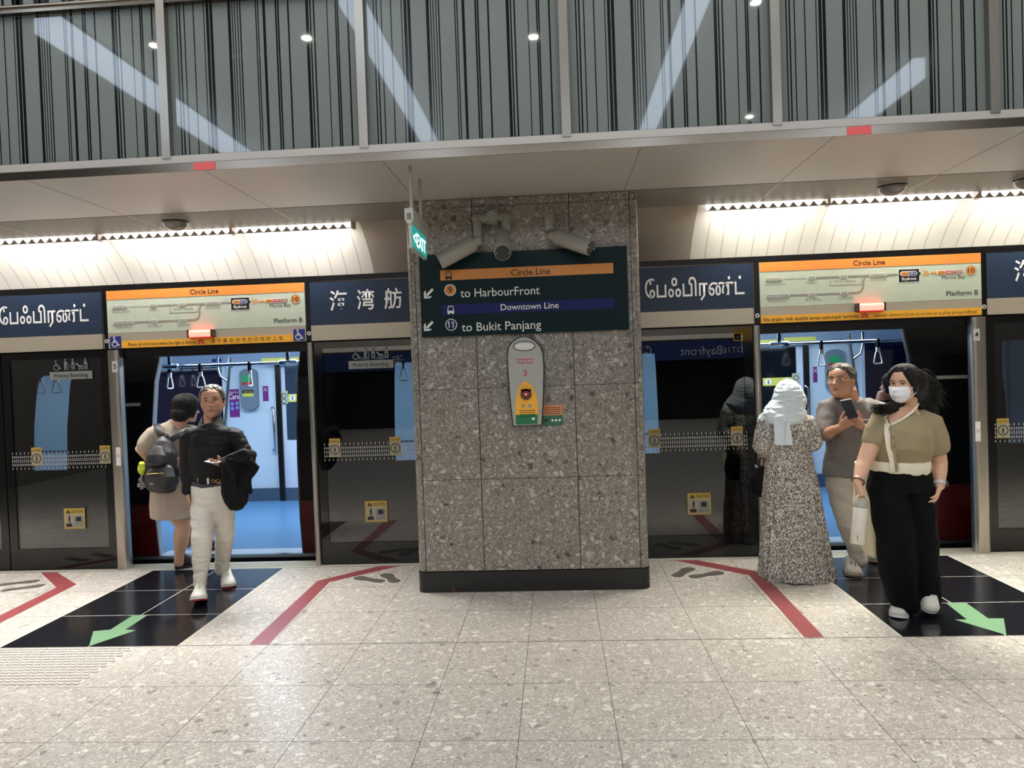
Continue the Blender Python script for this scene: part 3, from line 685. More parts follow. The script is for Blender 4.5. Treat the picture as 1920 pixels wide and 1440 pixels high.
def side(b, xa, xb, z0, z1):
    zz = sorted({z0, z1, *[z for _, z in TP if z0 < z < z1]})
    b.strip([(ty(z), z) for z in zz], xa, xb); b.strip([(ty(z)+.05, z) for z in zz][::-1], xa, xb)
ed = sorted({-9.2, 9.2, *[x for a in DO+WI for x in a]})
bb = B()
for xa, xb in zip(ed, ed[1:]):
    mid = (xa+xb)/2; d = any(a < mid < c for a, c in DO); w = any(a < mid < c for a, c in WI)
    if not d:
        br = B(); side(br, xa, xb, .03, .53); br.build('red_skirt', m_tred, tr)
        if w: side(bb, xa, xb, .53, ZW[0]); side(bb, xa, xb, ZW[1], 2.6)
        else: side(bb, xa, xb, .53, 2.6)
    else: side(bb, xa, xb, 1.95, 2.6)
bb.build('car_body', m_tblack, tr)
for a, c in DO:
    for x, s in ((a, 1), (c, -1)):
        zz = [.03, .35, .9, 1.3, 1.7, 1.95]; b = B(); D = .05
        for z0, z1 in zip(zz, zz[1:]):
            b.add([(x, ty(z0)-.004, z0), (x, ty(z1)-.004, z1), (x, ty(z1)+D, z1), (x, ty(z0)+D, z0), (x+.014*s, ty(z0)-.004, z0), (x+.014*s, ty(z1)-.004, z1), (x+.014*s, ty(z1)+D, z1), (x+.014*s, ty(z0)+D, z0)], [(0, 1, 2, 3), (7, 6, 5, 4), (0, 4, 5, 1), (3, 2, 6, 7)])
        b.build('door_edge', m_dedge if s < 0 else m_dedgew, tr)

B().box(-9.2, 9.2, 6.665, 6.70, .0, .03).build('threshold', m_chrome, tr)
B().box(-9.2, 9.2, 6.70, 9.75, -.06, .028).build('train_floor', m_tfloor, tr)
m_entry = M('entry_plate', (188, 204, 220), .3)
for a, c in DO: B().box(a, c, 6.70, 6.88, .028, .031).build('entry_plate', m_entry, tr)
B().box(-9.2, 9.2, 6.66, 6.72, -.9, 0).build('underframe', m_tblack, tr)
IY = 9.6
B().box(-9.2, 9.2, IY, IY+.1, .02, 2.3).build('interior_wall', m_tin, tr)
B().box(-9.2, 9.2, IY-.03, IY, .028, .20).build('kick_plate', m_tkick, tr)
B().box(-9.2, 9.2, 7.15, IY, 2.26, 2.32).build('train_ceiling', M('train_ceiling', (232, 240, 246), .5), tr)
B().prof([(IY, 1.90), (IY-.28, 2.10), (IY-.28, 2.26), (IY, 2.26)], -9.2, 9.2).build('slanted_cornice', M('cornice_white', (206, 220, 234), .35), tr)
for x in (-9.19, 9.13): B().box(x, x+.06, 6.75, 9.7, 0, 2.4).build('end_wall', m_tin, tr)
# far side doors with their windows, and far side windows
def fdoor(xa, xb, panes, m):
    d = B().box(xa, xb, IY-.028, IY, .03, 1.90).build('far_door', M('far_door_white', (202, 214, 234), .3), tr)
    for u, v in ((xa-.07, xa), (xb, xb+.07)): B().box(u, v, IY-.06, IY, .03, 1.9).build('door_seal', m_black, d)
    for u, v in panes: B().box(u, v, IY-.04, IY-.027, .86, 1.86).build('door_window', m, d)
    B().box(xa, xb, IY-.045, IY-.027, .03, .20).build('door_kick_plate', m_tkick, d)
    return d
fdoor(-3.72, -2.30, ((-3.66, -3.05), (-2.95, -2.38)), m_twin2)
fdoor(1.76, 3.19, ((1.85, 2.44), (2.63, 3.10)), M('far_door_window_dark', (18, 24, 30), .08, spec=.7))
fdoor(-8.8, -7.4, ((-8.7, -8.15), (-8.05, -7.5)), m_twin2)
for xa, xb in ((-5.9, -4.52), (-1.1, .6), (3.95, 5.7)):
    w = B().box(xa, xb, IY-.02, IY, .85, 1.88).build('side_window', m_twin, tr)
    for x in (xa, xb): B().box(x-.02, x+.02, IY-.03, IY, .83, 1.9).build('window_frame', m_tin, w)
# grab rails
b = B(); b.tube([(-9.1, 8.0, 1.865), (9.1, 8.0, 1.865)], .019, 12); b.build('grab_rail', m_chrome, tr, 60)
for x in (-4.40, -3.02, 2.42, 4.6, -1.1):
    r = B().tube([(x, 8.0, 2.27), (x, 8.0, 1.88)], .024, 12).build('rail_hanger', m_chrome, tr, 60)
    B().tube([(x-.09, 8.0, 1.865), (x+.09, 8.0, 1.865)], .034, 12, dome=.6).build('rail_clamp', m_chrome, r, 60)
def strap(x, y=8.0, rz=0.):
    o = B().box(x-.013, x+.013, y-.022, y+.022, 1.795, 1.89).build('hand_strap', m_black, tr)
    R = Matrix.Rotation(rz, 3, 'Z')
    B().box(x-.019, x+.019, y-.012, y+.012, 1.752, 1.798).build('strap_buckle', m_white, o)
    P = [(-.010, 1.755), (-.024, 1.738), (-.046, 1.635), (-.036, 1.620), (.036, 1.620), (.046, 1.635), (.024, 1.738), (.010, 1.755), (-.010, 1.755)]
    B().tube([Vector((x, y, 0))+R @ Vector((px, 0, 0))+Vector((0, 0, pz)) for px, pz in P], .008, 8).build('strap_handle', m_white, o, 60)
strap(at(318, 700, 8).x, 8, 1.35); strap(at(376, 700, 8).x, 8, .5); strap(at(468, 690, 8).x, 8, 1.4)
strap(at(1540, 660, 8).x, 8, .3); strap(at(1646, 650, 8).x, 8, .1)
strap(at(77, 720, 8).x, 8, .1); strap(at(106, 720, 8).x, 8, .3); strap(at(757, 700, 8).x, 8, .1)
# upright pole with bent branch, left and right
for s, x in ((1, at(428, 700, 8.9).x), (-1, at(1597, 660, 8.9).x)):
    y = 8.9
    p_ = B().tube([(x+.03*s, y, 1.98), (x, y, 1.7), (x-.06*s, y, 1.2), (x-.1*s, y, .85)], .019, 12).build('grab_pole', m_chrome, tr, 60)
    B().tube([(x-.13*s, y, 2.0), (x-.13*s, y, 1.84), (x-.10*s, y, 1.74), (x+.0*s, y, 1.67)], .017, 12).build('pole_branch', m_chrome, p_, 60)
    B().tube([(x+.03*s, y, 1.90), (x+.02*s, y, 1.85)], .035, 12).build('pole_collar', m_chrome, p_, 60)
for x, z0, z1 in ((at(512, 800, 9.5).x, .72, 1.30), (at(1517, 740, 9.5).x, .72, 1.35)):
    B().tube([(x-.03, IY, z1), (x-.03, IY-.06, z1), (x, IY-.07, z1-.03), (x, IY-.07, z0+.03), (x-.03, IY-.06, z0), (x-.03, IY, z0)], .014, 10).build('door_handle', m_chrome, tr, 60)
# emergency units, stickers and posters on the far wall
def unit(u, v0, v1, w, green=True):
    a, c = at(u, v0, IY), at(u, v1, IY); x = a.x
    b = B(); P = []; n = 8; zt, zb = a.z, c.z; r = w/2
    P = [(x+r*math.cos(t), zb+r*.6+r*.6*math.sin(t)) for t in [PI+PI*i/n for i in range(n+1)]]+[(x+r*math.cos(t), zt-r*.6+r*.6*math.sin(t)) for t in [PI*i/n for i in range(n+1)]]
    o = b.plate(P, IY-.07, .07).build('emergency_unit', m_tgrey, tr)
    B().plate([(x-r*.75, zt-.33*(zt-zb)), (x+r*.5, zt-.33*(zt-zb)), (x+r*.5, zt-.16*(zt-zb)), (x-r*.75, zt-.16*(zt-zb))], IY-.073, .002).build('green_label', M('unit_green', (40, 160, 100), .5), o)
    B().plate([(x-r*.75, zt-.39*(zt-zb)), (x+r*.5, zt-.39*(zt-zb)), (x+r*.5, zt-.33*(zt-zb)), (x-r*.75, zt-.33*(zt-zb))], IY-.073, .002).build('red_label', m_red, o)
    s = B().plate([(x-r*.7, zt-.68*(zt-zb)), (x+r*.6, zt-.68*(zt-zb)), (x+r*.6, zt-.60*(zt-zb)), (x-r*.7, zt-.60*(zt-zb))], IY-.073, .002).build('yellow_label', m_lime, o)
    s = B().plate([(x-r*.7, zt-.60*(zt-zb)), (x+r*.6, zt-.60*(zt-zb)), (x+r*.6, zt-.52*(zt-zb)), (x-r*.7, zt-.52*(zt-zb))], IY-.073, .002).build('black_label', m_ink, o)
    sec('KEEP CLEAR', x, zt-.585*(zt-zb), IY-.076, .022, m_lime, s, 'CENTER', w*.5)
unit(468, 691, 768, .235)
unit(1563, 655, 733, .235)
def poster(u0, v0, u1, v1, m, y=None):
    y = y or IY-.002
    a, c = at(u0, v0, y), at(u1, v1, y)
    return B().plate([(a.x, c.z), (c.x, c.z), (c.x, a.z), (a.x, a.z)], y, .002).build('wall_sticker', m, tr), a, c
s, a, c = poster(429, 730, 450, 782, m_purple)
sec('Care', (a.x+c.x)/2, a.z-.135, IY-.005, .07, m_white, s, 'CENTER', .15, .01)
sec('Show You', (a.x+c.x)/2, a.z-.055, IY-.005, .025, m_white, s, 'CENTER', .12)
b = B()
for dx, dz in ((-.03, -.20), (.04, -.195), (-.03, -.265), (.04, -.255)): b.disc((a.x+c.x)/2+dx, a.z+dz, .024, IY-.006, 12)
b.build('blue_dots', M('poster_blue', (110, 160, 220), .5), s)
s, a, c = poster(492, 724, 504, 752, m_purple); sec('✕', (a.x+c.x)/2, a.z-.07, IY-.005, .05, m_white, s, 'CENTER')
s, a, c = poster(1524, 688, 1533, 717, m_purple); sec('✕', (a.x+c.x)/2, a.z-.07, IY-.005, .05, m_white, s, 'CENTER')
IW = IY-.042
s, a, c = poster(525, 733, 540, 757, M('pale_sticker', (176, 186, 172), .5), IW)
b = B(); b.ring((a.x+c.x)/2, a.z-.065, .026, .034, IW-.003); b.ring((a.x+c.x)/2, a.z-.14, .026, .034, IW-.003); b.build('sticker_rings', m_ink, s)
s, a, c = poster(540, 739, 566, 753, m_lime, IW); b = B(); b.disc(a.x+.06, (a.z+c.z)/2, .04, IW-.003); b.build('sticker_disc', m_white, s)
b = B(); person_fig(b, a.x+.06, (a.z+c.z)/2-.03, .06, IW-.005); b.build('figure', m_ink, s)
s, a, c = poster(1430, 709, 1486, 722, m_lime, IW); b = B(); b.disc(a.x+.07, (a.z+c.z)/2, .042, IW-.003); b.disc(c.x-.07, (a.z+c.z)/2, .042, IW-.003); b.build('sticker_disc', m_white, s)
b = B(); person_fig(b, a.x+.07, (a.z+c.z)/2-.03, .06, IW-.005); person_fig(b, c.x-.07, (a.z+c.z)/2-.03, .06, IW-.005); b.build('figure', m_ink, s)
s, a, c = poster(1485, 700, 1500, 725, M('pale_sticker', (176, 186, 172), .5), IW)
b = B(); b.ring((a.x+c.x)/2, a.z-.06, .026, .034, IW-.003); b.ring((a.x+c.x)/2, a.z-.14, .026, .034, IW-.003); b.build('sticker_rings', m_ink, s)
CYY = IY-.285
for u0, v0, u1, v1, t in ((490, 672, 566, 677, 'STAND CLEAR OF CLOSING DOORS'), (1415, 638, 1466, 645, 'MIND THE GAP'), (1470, 633, 1530, 641, 'STAND CLEAR OF CLOSING DOORS')):
    a = at(u0, v0, CYY)
    s = B().plate([(a.x, a.z-.05), (at(u1, v1, CYY).x, a.z-.05), (at(u1, v1, CYY).x, a.z), (a.x, a.z)], CYY, .002).build('ceiling_strip', m_lime, tr)
a = at(397, 673, CYY); s = B().plate([(a.x, a.z-.045), (a.x+.13, a.z-.045), (a.x+.13, a.z), (a.x, a.z)], CYY, .002).build('ceiling_strip', m_access, tr)
# poster seen through the fixed panels on both sides of the column
for xx in (at(757, 770, IY).x, at(1215, 740, IY).x-.02):
    s = B().plate([(xx-.16, 1.12), (xx+.25, 1.12), (xx+.25, 1.46), (xx-.16, 1.46)], IY-.022, .002).build('wall_sticker', m_purple, tr)
    sec('Care', xx+.05, 1.30, IY-.026, .085, m_white, s, 'CENTER', .26, .01)
    b = B()
    for k in range(4): b.disc(xx-.06+.1*(k % 2)+.05, 1.23-.06*(k//2), .03, IY-.026, 12)
    b.build('blue_dots', M('poster_blue', (110, 160, 220), .5), s)
for u0, u1 in ((57, 132), (735, 790), (1200, 1230)):
    B().box(at(u0, 780, IY).x-.1, at(u1, 780, IY).x+.05, IY-.032, IY-.024, .80, 1.88).build('interior_panel', M('pale_blue_panel', (168, 200, 220), .4), tr)
z = 1.45
for xa, xb in ((-4.17, -4.0), (3.425, 3.70)):
    y = ty(1.46)-.006; B().add([(xa, y, 1.40), (xb, y, 1.40), (xb, y+.012, 1.505), (xa-.02, y+.012, 1.505)], [(0, 1, 2, 3)]).build('pale_plate', M('pale_plate', (150, 156, 148), .5), tr)
a = at(5, 815, 6.62); B().plate([(a.x-.05, a.z-.08), (a.x+.03, a.z-.08), (a.x+.03, a.z+.08), (a.x-.05, a.z+.08)], 6.62, .002).build('door_sticker', M('pink_sticker', (206, 40, 96), .5), tr)
# ---------------------------------------------------------------- things on the column and under the soffit
m_signg = M('dark_green_sign', (17, 37, 40), .35, spec=.12)
m_camgrey = M('camera_grey', (150, 147, 136), .38)
m_boxgrey = M('light_grey_paint', (168, 168, 158), .4)
y = PY-.035
o = thing('direction_sign', (-.23, PY, 1.97), 'dark green direction sign for two lines on the stone column', 'sign')
B().box(-1.010, .557, y, PY, 1.967, 2.590).build('sign_panel', m_signg, o)
yy = y-.0012
def zc(v, u=985): return at(u, v, y).z
m_so = M('sign_orange', (206, 132, 54), .4); m_sb = M('sign_blue', (20, 28, 86), .4, spec=.2); m_sw = M('sign_white', (222, 222, 214), .45)
a, c = at(826, 507, y), at(1147, 507, y)
zt = at(826, 503, y).z
s = B().plate([(-.852, 2.391), (.452, 2.391), (.452, 2.468), (-.852, 2.468)], yy, .001).build('orange_band', m_so, o)
sec('Circle Line', at(995, 512, y).x, 2.405, yy-.0012, .046, m_ink, s, 'CENTER', .296, .008)
s2 = B().plate([(-.846, 2.130), (.452, 2.130), (.452, 2.207), (-.846, 2.207)], yy, .001).build('blue_band', m_sb, o)
sec('Downtown Line', at(993, 577, y).x, 2.148, yy-.0012, .046, m_sw, s2, 'CENTER', .437, .008)
def bus(cx, cz, m, par):
    b = B(); w, h = .026, .028
    b.plate([(cx-w, cz-h), (cx+w, cz-h), (cx+w, cz-h*.35), (cx-w, cz-h*.35)], yy-.001, .001)
    for sx in (-1, 1): b.plate(sorted([(cx+sx*w, cz-h*.4), (cx+sx*w*.76, cz-h*.4), (cx+sx*w*.6, cz+h*.8), (cx+sx*w*.8, cz+h*.8)], key=lambda q: math.atan2(q[1]-cz, q[0]-cx-sx*w*.8)), yy-.001, .001)
    b.plate([(cx-w*.8, cz+h*.75), (cx+w*.8, cz+h*.75), (cx+w*.5, cz+h), (cx-w*.5, cz+h)], yy-.001, .001)
    for sx in (-1, 1): b.plate([(cx+sx*.016-.006, cz-h*1.3), (cx+sx*.016+.006, cz-h*1.3), (cx+sx*.016+.006, cz-h), (cx+sx*.016-.006, cz-h)], yy-.001, .001)
    b.build('train_symbol', m, par)
bus(at(841, 511, y).x, 2.430, m_ink, s); bus(at(845, 576, y).x, 2.170, m_sw, s2)
sec('to HarbourFront', -.703, 2.258, yy, .064, m_sw, o, 'LEFT', .600, .003)
sec('to Bukit Panjang', -.703, 2.000, yy, .064, m_sw, o, 'LEFT', .602, .003)
for t, v, m, mi, txt in (('9', 544, m_so, m_ink, 9), ('11', 609, m_sb, m_sw, 11)):
    p_ = at(844 if txt == 9 else 846, v, y)
    d = B().disc(p_.x, p_.z, .043, yy, 32).build('platform_badge', m, o); b = B(); b.ring(p_.x, p_.z, .039, .045, yy-.001); b.build('badge_outline', m_sw, d)
    sec(t, p_.x, p_.z-.022, yy-.0024, .045, mi, d, 'CENTER', None, .008)
    if txt == 11:
        b = B()
        for q in (-.0145, .0125): b.plate([(p_.x+q-.012, p_.z+.010), (p_.x+q+.003, p_.z+.017), (p_.x+q+.003, p_.z+.026), (p_.x+q-.002, p_.z+.026)], yy-.0026, .001)
        b.build('numeral_flag', mi, d)
for v in (550, 611):
    p_ = at(804, v, y); cx, cz = p_.x, p_.z; w = .038
    t = .015; L = w*1.62
    b = B(); b.plate([(cx-w, cz-w), (cx-w+L-t, cz-w), (cx-w+L, cz-w+t), (cx-w+t, cz-w+t)], yy, .001)
    b.plate([(cx-w, cz-w), (cx-w+t, cz-w+t), (cx-w+t, cz-w+L), (cx-w, cz-w+L-t)], yy, .001)
    b.plate([(cx-w+t, cz-w+t*1.9), (cx-w+t*1.9, cz-w+t), (cx+w, cz+w*.62), (cx+w*.68, cz+w)], yy-.0003, .001)
    b.build('direction_arrow_print', m_sw, o)
# emergency train stop unit
yu = PY-.06
o = thing('emergency_stop_unit', (-.23, PY, 1.27), 'grey emergency train stop unit with yellow call plate on the stone column', 'emergency unit')
OUT = [(963, 798), (1015, 796), (1018, 740), (1019, 690), (1017, 662), (1012, 650), (1003, 640), (991, 633.5), (982, 632), (972, 634), (961, 642), (955, 650), (952, 664), (953, 690), (957, 745)]
P = [(at(u, v, yu).x, at(u, v, yu).z) for u, v in OUT]
bk = B().plate([(x+(-.008 if x < -.22 else .008), z+(.006 if z > 1.5 else -.004)) for x, z in P], yu+.012, .048).build('back_shell', m_black, o)
B().plate(P, yu, .03).build('housing', m_boxgrey, o)
p_ = at(983, 649, yu); b = B(); b.disc(p_.x, p_.z, .083, yu-.004, 32, .037); b.build('lamp_bezel', m_ink, o)
b = B(); b.ball((p_.x, yu-.004, p_.z), (.077, .012, .032), 28, 12); b.build('lamp_lens', M('frosted_lamp', (216, 214, 204), .3), o, 180)
p_ = at(984, 674, yu); sec('Emergency', p_.x, p_.z-.006, yu-.001, .018, m_red, o, 'CENTER', .128, .012); sec('Train Stop', p_.x+.002, p_.z-.031, yu-.001, .018, m_red, o, 'CENTER', .118, .012)
p_ = at(985, 704, yu); sec('2', p_.x, p_.z, yu-.001, .041, m_red, o, 'CENTER', None, .02)
YP = [(967, 780), (1008.5, 779), (1008, 752), (1004, 737), (998, 724), (991, 717), (986, 715), (980, 717), (973, 726), (969, 740), (967, 755)]
Q = [(at(u, v, yu).x, at(u, v, yu).z) for u, v in YP]
s = B().plate(Q, yu-.004, .004).build('yellow_plate', m_yellow, o)
g = B().plate([(at(967.5, 796, yu).x, at(967.5, 796, yu).z), (at(1008, 795.5, yu).x, at(967.5, 796, yu).z+.001), (at(1008, 778, yu).x, at(967.5, 778, yu).z), (at(967, 778, yu).x, at(967.5, 778, yu).z)], yu-.005, .005).build('green_plate', M('unit_green_plate', (38, 112, 70), .4), o)
p_ = at(1000, 785, yu); b = B(); b.disc(p_.x, p_.z, .011, yu-.006); b.build('hand_print', m_white, g)
p_ = at(986.5, 739, yu)
d = B().tube([(p_.x, yu-.002, p_.z), (p_.x, yu-.022, p_.z)], .041, 28).box(p_.x-.038, p_.x+.038, yu-.022, yu-.004, p_.z+.02, p_.z+.038).build('button_guard', M('button_brown', (84, 58, 44), .4), s, 40)
B().tube([(p_.x, yu-.02, p_.z), (p_.x, yu-.034, p_.z)], .026, 24).build('push_button', M('dull_red_button', (140, 44, 40), .35), s, 40)
B().tube([(p_.x, yu-.03, p_.z), (p_.x, yu-.037, p_.z)], .008, 16).build('button_mark', m_white, s, 40)
b = B()
for z, w in ((1.385, .12), (1.37, .12), (1.355, .115), (1.34, .118)): b.plate([(-.226-w/2, z), (-.226+w/2, z), (-.226+w/2, z+.004), (-.226-w/2, z+.004)], yu-.0052, .001)
b.build('fine_print', m_ink, s)
b = B()
for x in (-.255, -.205): b.plate([(x-.013, 1.408), (x+.013, 1.408), (x+.013, 1.434), (x-.013, 1.434)], yu-.0052, .001)
b.build('instruction_picture', m_stickw, s)
b = B()
for u, v in ((955, 664), (1014, 662), (956, 719), (1016, 717), (962, 773), (1013, 771)):
    q = at(u, v, yu); b.disc(q.x, q.z, .0035, yu-.002, 10)
b.build('screws', m_ink, o)
a, c = at(1016.5, 760, PY), at(1056, 797, PY)
o = thing('fire_notice', ((a.x+c.x)/2, PY, c.z), 'small orange and green notice on the column beside the emergency unit', 'notice')
zm = (a.z+c.z)/2
s = B().plate([(a.x, zm), (c.x, zm), (c.x, a.z), (a.x, a.z)], PY-.004, .004).build('orange_field', M('notice_orange', (206, 134, 84), .5), o)
b = B()
for k in range(4): b.plate([(a.x+.015, a.z-.022-.015*k), (c.x-.02, a.z-.022-.015*k), (c.x-.02, a.z-.018-.015*k), (a.x+.015, a.z-.018-.015*k)], PY-.0052, .001)
b.build('fine_print', m_ink, s)
s = B().plate([(a.x, c.z), (c.x, c.z), (c.x, zm), (a.x, zm)], PY-.004, .004).build('green_field', M('notice_green', (48, 104, 76), .5), o)
zz = (zm+c.z)/2
b = B(); b.plate([(a.x+.012, zz), (a.x+.026, zz-.014), (a.x+.026, zz-.006), (a.x+.042, zz-.006), (a.x+.042, zz+.006), (a.x+.026, zz+.006), (a.x+.026, zz+.014)], PY-.0052, .001); b.build('arrow_print', m_ink, s)
b = B()
for k in range(3): b.disc(a.x+.075+.027*k, zz, .009, PY-.0052, 12)
b.build('picture_print', m_white, s)
# security cameras
def R3(p, r): return Vector(p)
def cctv(P0, P1, r, label, screws=True):
    P0, P1 = Vector(P0), Vector(P1); d = (P1-P0).normalized()
    o = thing('security_camera', P0, label, 'camera', 'tube security cameras on the column')
    B().tube([P0, P0+d*.012, P1-d*.01, P1], [r*.9, r, r, r*.97], 32).build('camera_tube', m_camgrey, o, 35)
    B().tube([P1-d*.004, P1+d*.003], [r*.9, r*.9], 32).build('front_glass', M('camera_glass', (18, 18, 20), .08, spec=.7), o, 35)
    b = B(); side_ = d.cross(Vector((0, 0, 1))).normalized()
    for q in (-1, 1) if screws else (): b.ball(P1+d*.004+side_*q*r*.72, .0055, 8, 6)
    if screws: b.build('screws', m_chrome, o, 180)
    B().tube([P0-d*.05, P0+d*.004], [r*.55, r*.62], 20).build('rear_joint', m_camgrey, o, 35)
    return o
ym = PY-.09
o = thing('camera_bracket', (-.44, PY, 2.8), 'grey twin-arm bracket carrying two security cameras on the stone column', 'bracket')
ba, bc = at(911, 395, ym), at(933, 418, ym)
B().box(ba.x, bc.x, ym, PY, bc.z, ba.z).build('junction_box', m_camgrey, o)
b = B()
for sx in (ba.x+.01, bc.x-.01):
    for z in (ba.z-.012, bc.z+.012): b.disc(sx, z, .005, ym-.002, 10)
b.build('screws', m_ink, o)
zr = (ba.z+bc.z)/2
xl, xr = at(894, 415, ym).x, at(948, 412, ym).x
B().tube([(xl-.03, ym+.04, zr), (xr+.03, ym+.04, zr)], .034, 20, dome=.3).build('cross_arm', m_camgrey, o, 60)
B().tube([(xl, ym+.035, zr), (xl, ym+.035, zr-.13), (xl+.003, ym+.03, zr-.185)], [.035, .035, .03], 20, dome=.5).build('drop_arm', m_camgrey, o, 60)
B().tube([(xr, ym+.035, zr), (xr, ym+.03, zr-.11)], [.035, .035], 20, dome=.3).build('drop_arm', m_camgrey, o, 60)
b = B(); b.tube([(-.47, ym+.05, bc.z), (-.49, ym+.05, bc.z-.05), (-.44, ym+.05, bc.z-.085), (-.385, ym+.05, bc.z-.05), (-.395, ym+.05, bc.z+.0)], .005, 8); b.build('cable', M('cable_grey', (110, 106, 98), .5), o, 60)
e0, e1 = at(889, 456, 5.34), at(823, 491, 5.30)
cctv(e0, e1, .060, 'left security camera on the column, its tube pointing down to the left', False)
cctv(at(942, 441, 5.36), at(942.5, 474, 5.03), .060, 'middle security camera on the column, facing straight out')
o = thing('camera_bracket', (.0, PY, 2.75), 'grey single-arm bracket carrying the right security camera on the stone column', 'bracket')
q0, q1 = at(1029, 402, ym), at(1030, 428, ym)
B().tube([(q0.x, PY, q0.z-.005), (q0.x, ym+.02, q0.z-.005)], .042, 20).build('wall_plate', m_camgrey, o, 40)
B().tube([(q0.x, ym+.04, q0.z), (q1.x, ym+.035, q1.z)], [.040, .038], 20, dome=.4).build('drop_arm', m_camgrey, o, 60)
B().ball((at(1036, 443, ym).x, ym+.02, at(1036, 443, ym).z), .034, 16, 10).build('ball_joint', m_camgrey, o, 180)
cctv(at(1043, 444, 5.38), at(1108, 465, 5.24), .058, 'right security camera on the column, its tube pointing down to the right')
# hanging exit sign
X = -.878
o = thing('exit_sign', (X, 4.7, 2.48), 'green exit sign hanging from two rods in front of the column', 'exit sign')
for yv in (4.548, 4.871): B().tube([(X, yv, SZ), (X, yv, 2.70)], .012, 14).build('hanging_rod', m_camgrey, o, 60)
b = B(); pr = [(X-.030, 2.725), (X-.030, 2.655), (X-.012, 2.628), (X+.010, 2.628), (X+.024, 2.655), (X+.024, 2.725)]
b.add([(x, yv, z) for yv in (4.47, 4.985) for x, z in pr], [(0, 1, 2, 3, 4, 5), (11, 10, 9, 8, 7, 6)]+[(i, i+6, (i+1) % 6+6, (i+1) % 6) for i in range(6)])
b.build('housing', m_boxgrey, o)
b = B()
for k in range(4): b.box(X-.016, X+.012, 4.468, 4.471, 2.688-.010*k, 2.692-.010*k)
b.build('vent_slots', m_ink, o)
B().box(X-.010, X+.010, 4.475, 4.98, 2.478, 2.632).build('acrylic_frame', m_boxgrey, o)
B().box(X+.0101, X+.013, 4.485, 4.975, 2.488, 2.628).build('green_face', M('exit_green', (22, 150, 142), .35, emit=.55), o)
RZ = Matrix.Rotation(PI/2, 3, 'Z')
me = sec('<EXIT', X+.0142, 2.512, 4.51, .085, M('exit_white', (240, 255, 250), .4, emit=1.0), o, 'LEFT', .43, .02, rot=RZ)
me.location = Vector((0, 0, 0))
# ---------------------------------------------------------------- people
def vox(b, size, smooth=2, fac=.5):
    """union of overlapping forms as one continuous surface"""
    me = bpy.data.meshes.new('tmp'); me.from_pydata(b.v, [], b.f); me.update()
    o = bpy.data.objects.new('tmp', me); C.objects.link(o)
    m = o.modifiers.new('r', 'REMESH'); m.mode = 'VOXEL'; m.voxel_size = size; m.adaptivity = 0
    if smooth: s = o.modifiers.new('s', 'SMOOTH'); s.factor = fac; s.iterations = smooth
    dg = bpy.context.evaluated_depsgraph_get(); dg.update()
    r = bpy.data.meshes.new_from_object(o.evaluated_get(dg))
    bpy.data.objects.remove(o); bpy.data.meshes.remove(me); return r
def folds(me, amp, fr, seed=0., ridge=False):
    me.update(); ns = [v.normal.copy() for v in me.vertices]
    for v, n in zip(me.vertices, ns):
        p = v.co; q = Vector((p.x*fr[0]+seed, p.y*fr[1]+seed*1.7, p.z*fr[2]))
        k = noise.noise(q)+.5*noise.noise(q*2.1)
        if ridge: k = .5-abs(k)*1.3
        v.co = p+n*(amp*k)
    me.update()
def cloth(name, b, m, parent, size=.007, smooth=4, amp=.004, fr=(9, 9, 20), seed=0., ridge=False, label=None):
    me = vox(b, size, smooth); 
    if amp: folds(me, amp, fr, seed, ridge)
    me.name = name; o = link(name, me, parent, [m], 180)
    if label: o['label'] = label
    return o
def lerp(a, b, t): return a+(b-a)*t
def interp(tab, t):
    for (ta, *va), (tb, *vb) in zip(tab, tab[1:]):
        if t <= tb:
            k = (t-ta)/(tb-ta) if tb > ta else 0; k = max(0, min(1, k)); return [lerp(x, y, k) for x, y in zip(va, vb)]
    return list(tab[-1][1:])
HEAD = [(0, .10, .34, -.05), (.03, .155, .375, .03), (.08, .205, .395, .12), (.16, .255, .40, .22), (.25, .287, .395, .33), (.35, .305, .39, .39), (.5, .318, .385, .44), (.6, .326, .392, .47), (.7, .326, .395, .475), (.8, .305, .365, .45), (.88, .258, .30, .385), (.94, .19, .215, .29), (.98, .11, .125, .17), (1.0, .015, .015, .02)]
def g(x, s): return math.exp(-(x/s)**2)
def head_r(t, a, nose=1., full=0.):
    """point of the head surface for height t and azimuth a (0 = face direction, x to the person's left), in head heights"""
    w, yf, yb = interp(HEAD, t)
    w += full*.03*g(t-.25, .2)
    ca, sa = math.cos(a), math.sin(a); e = .92 if ca > 0 else 1.
    x = w*math.copysign(abs(sa)**e, sa); y = (yf if ca > 0 else yb)*math.copysign(abs(ca)**(.80 if ca > 0 else .9), ca)
    if ca > .1:
        d = 0.; ax = abs(x)
        d += nose*.135*g(x, .044)*(g(t-.385, .05) if t < .385 else max(0, 1-(t-.385)/.17)**1.0 if t < .555 else 0)
        d += nose*.045*(g(ax-.06, .032)*g(t-.368, .034))
        d -= .050*g(ax-.135, .07)*g(t-.53, .045)
        d += .022*g(ax-.12, .09)*g(t-.605, .035)
        d += .016*g(ax-.19, .07)*g(t-.42, .07) - .012*g(ax-.13, .03)*g(t-.30, .06)
        d += .036*g(x, .085)*(g(t-.265, .022)+g(t-.210, .024)) - .02*g(x, .10)*g(t-.239, .012)
        d -= .022*g(x, .12)*g(t-.160, .026)
        d += .022*g(x, .07)*g(t-.075, .05)
        y += d*min(1, (ca-.1)*3)
    return Vector((x, y, t))
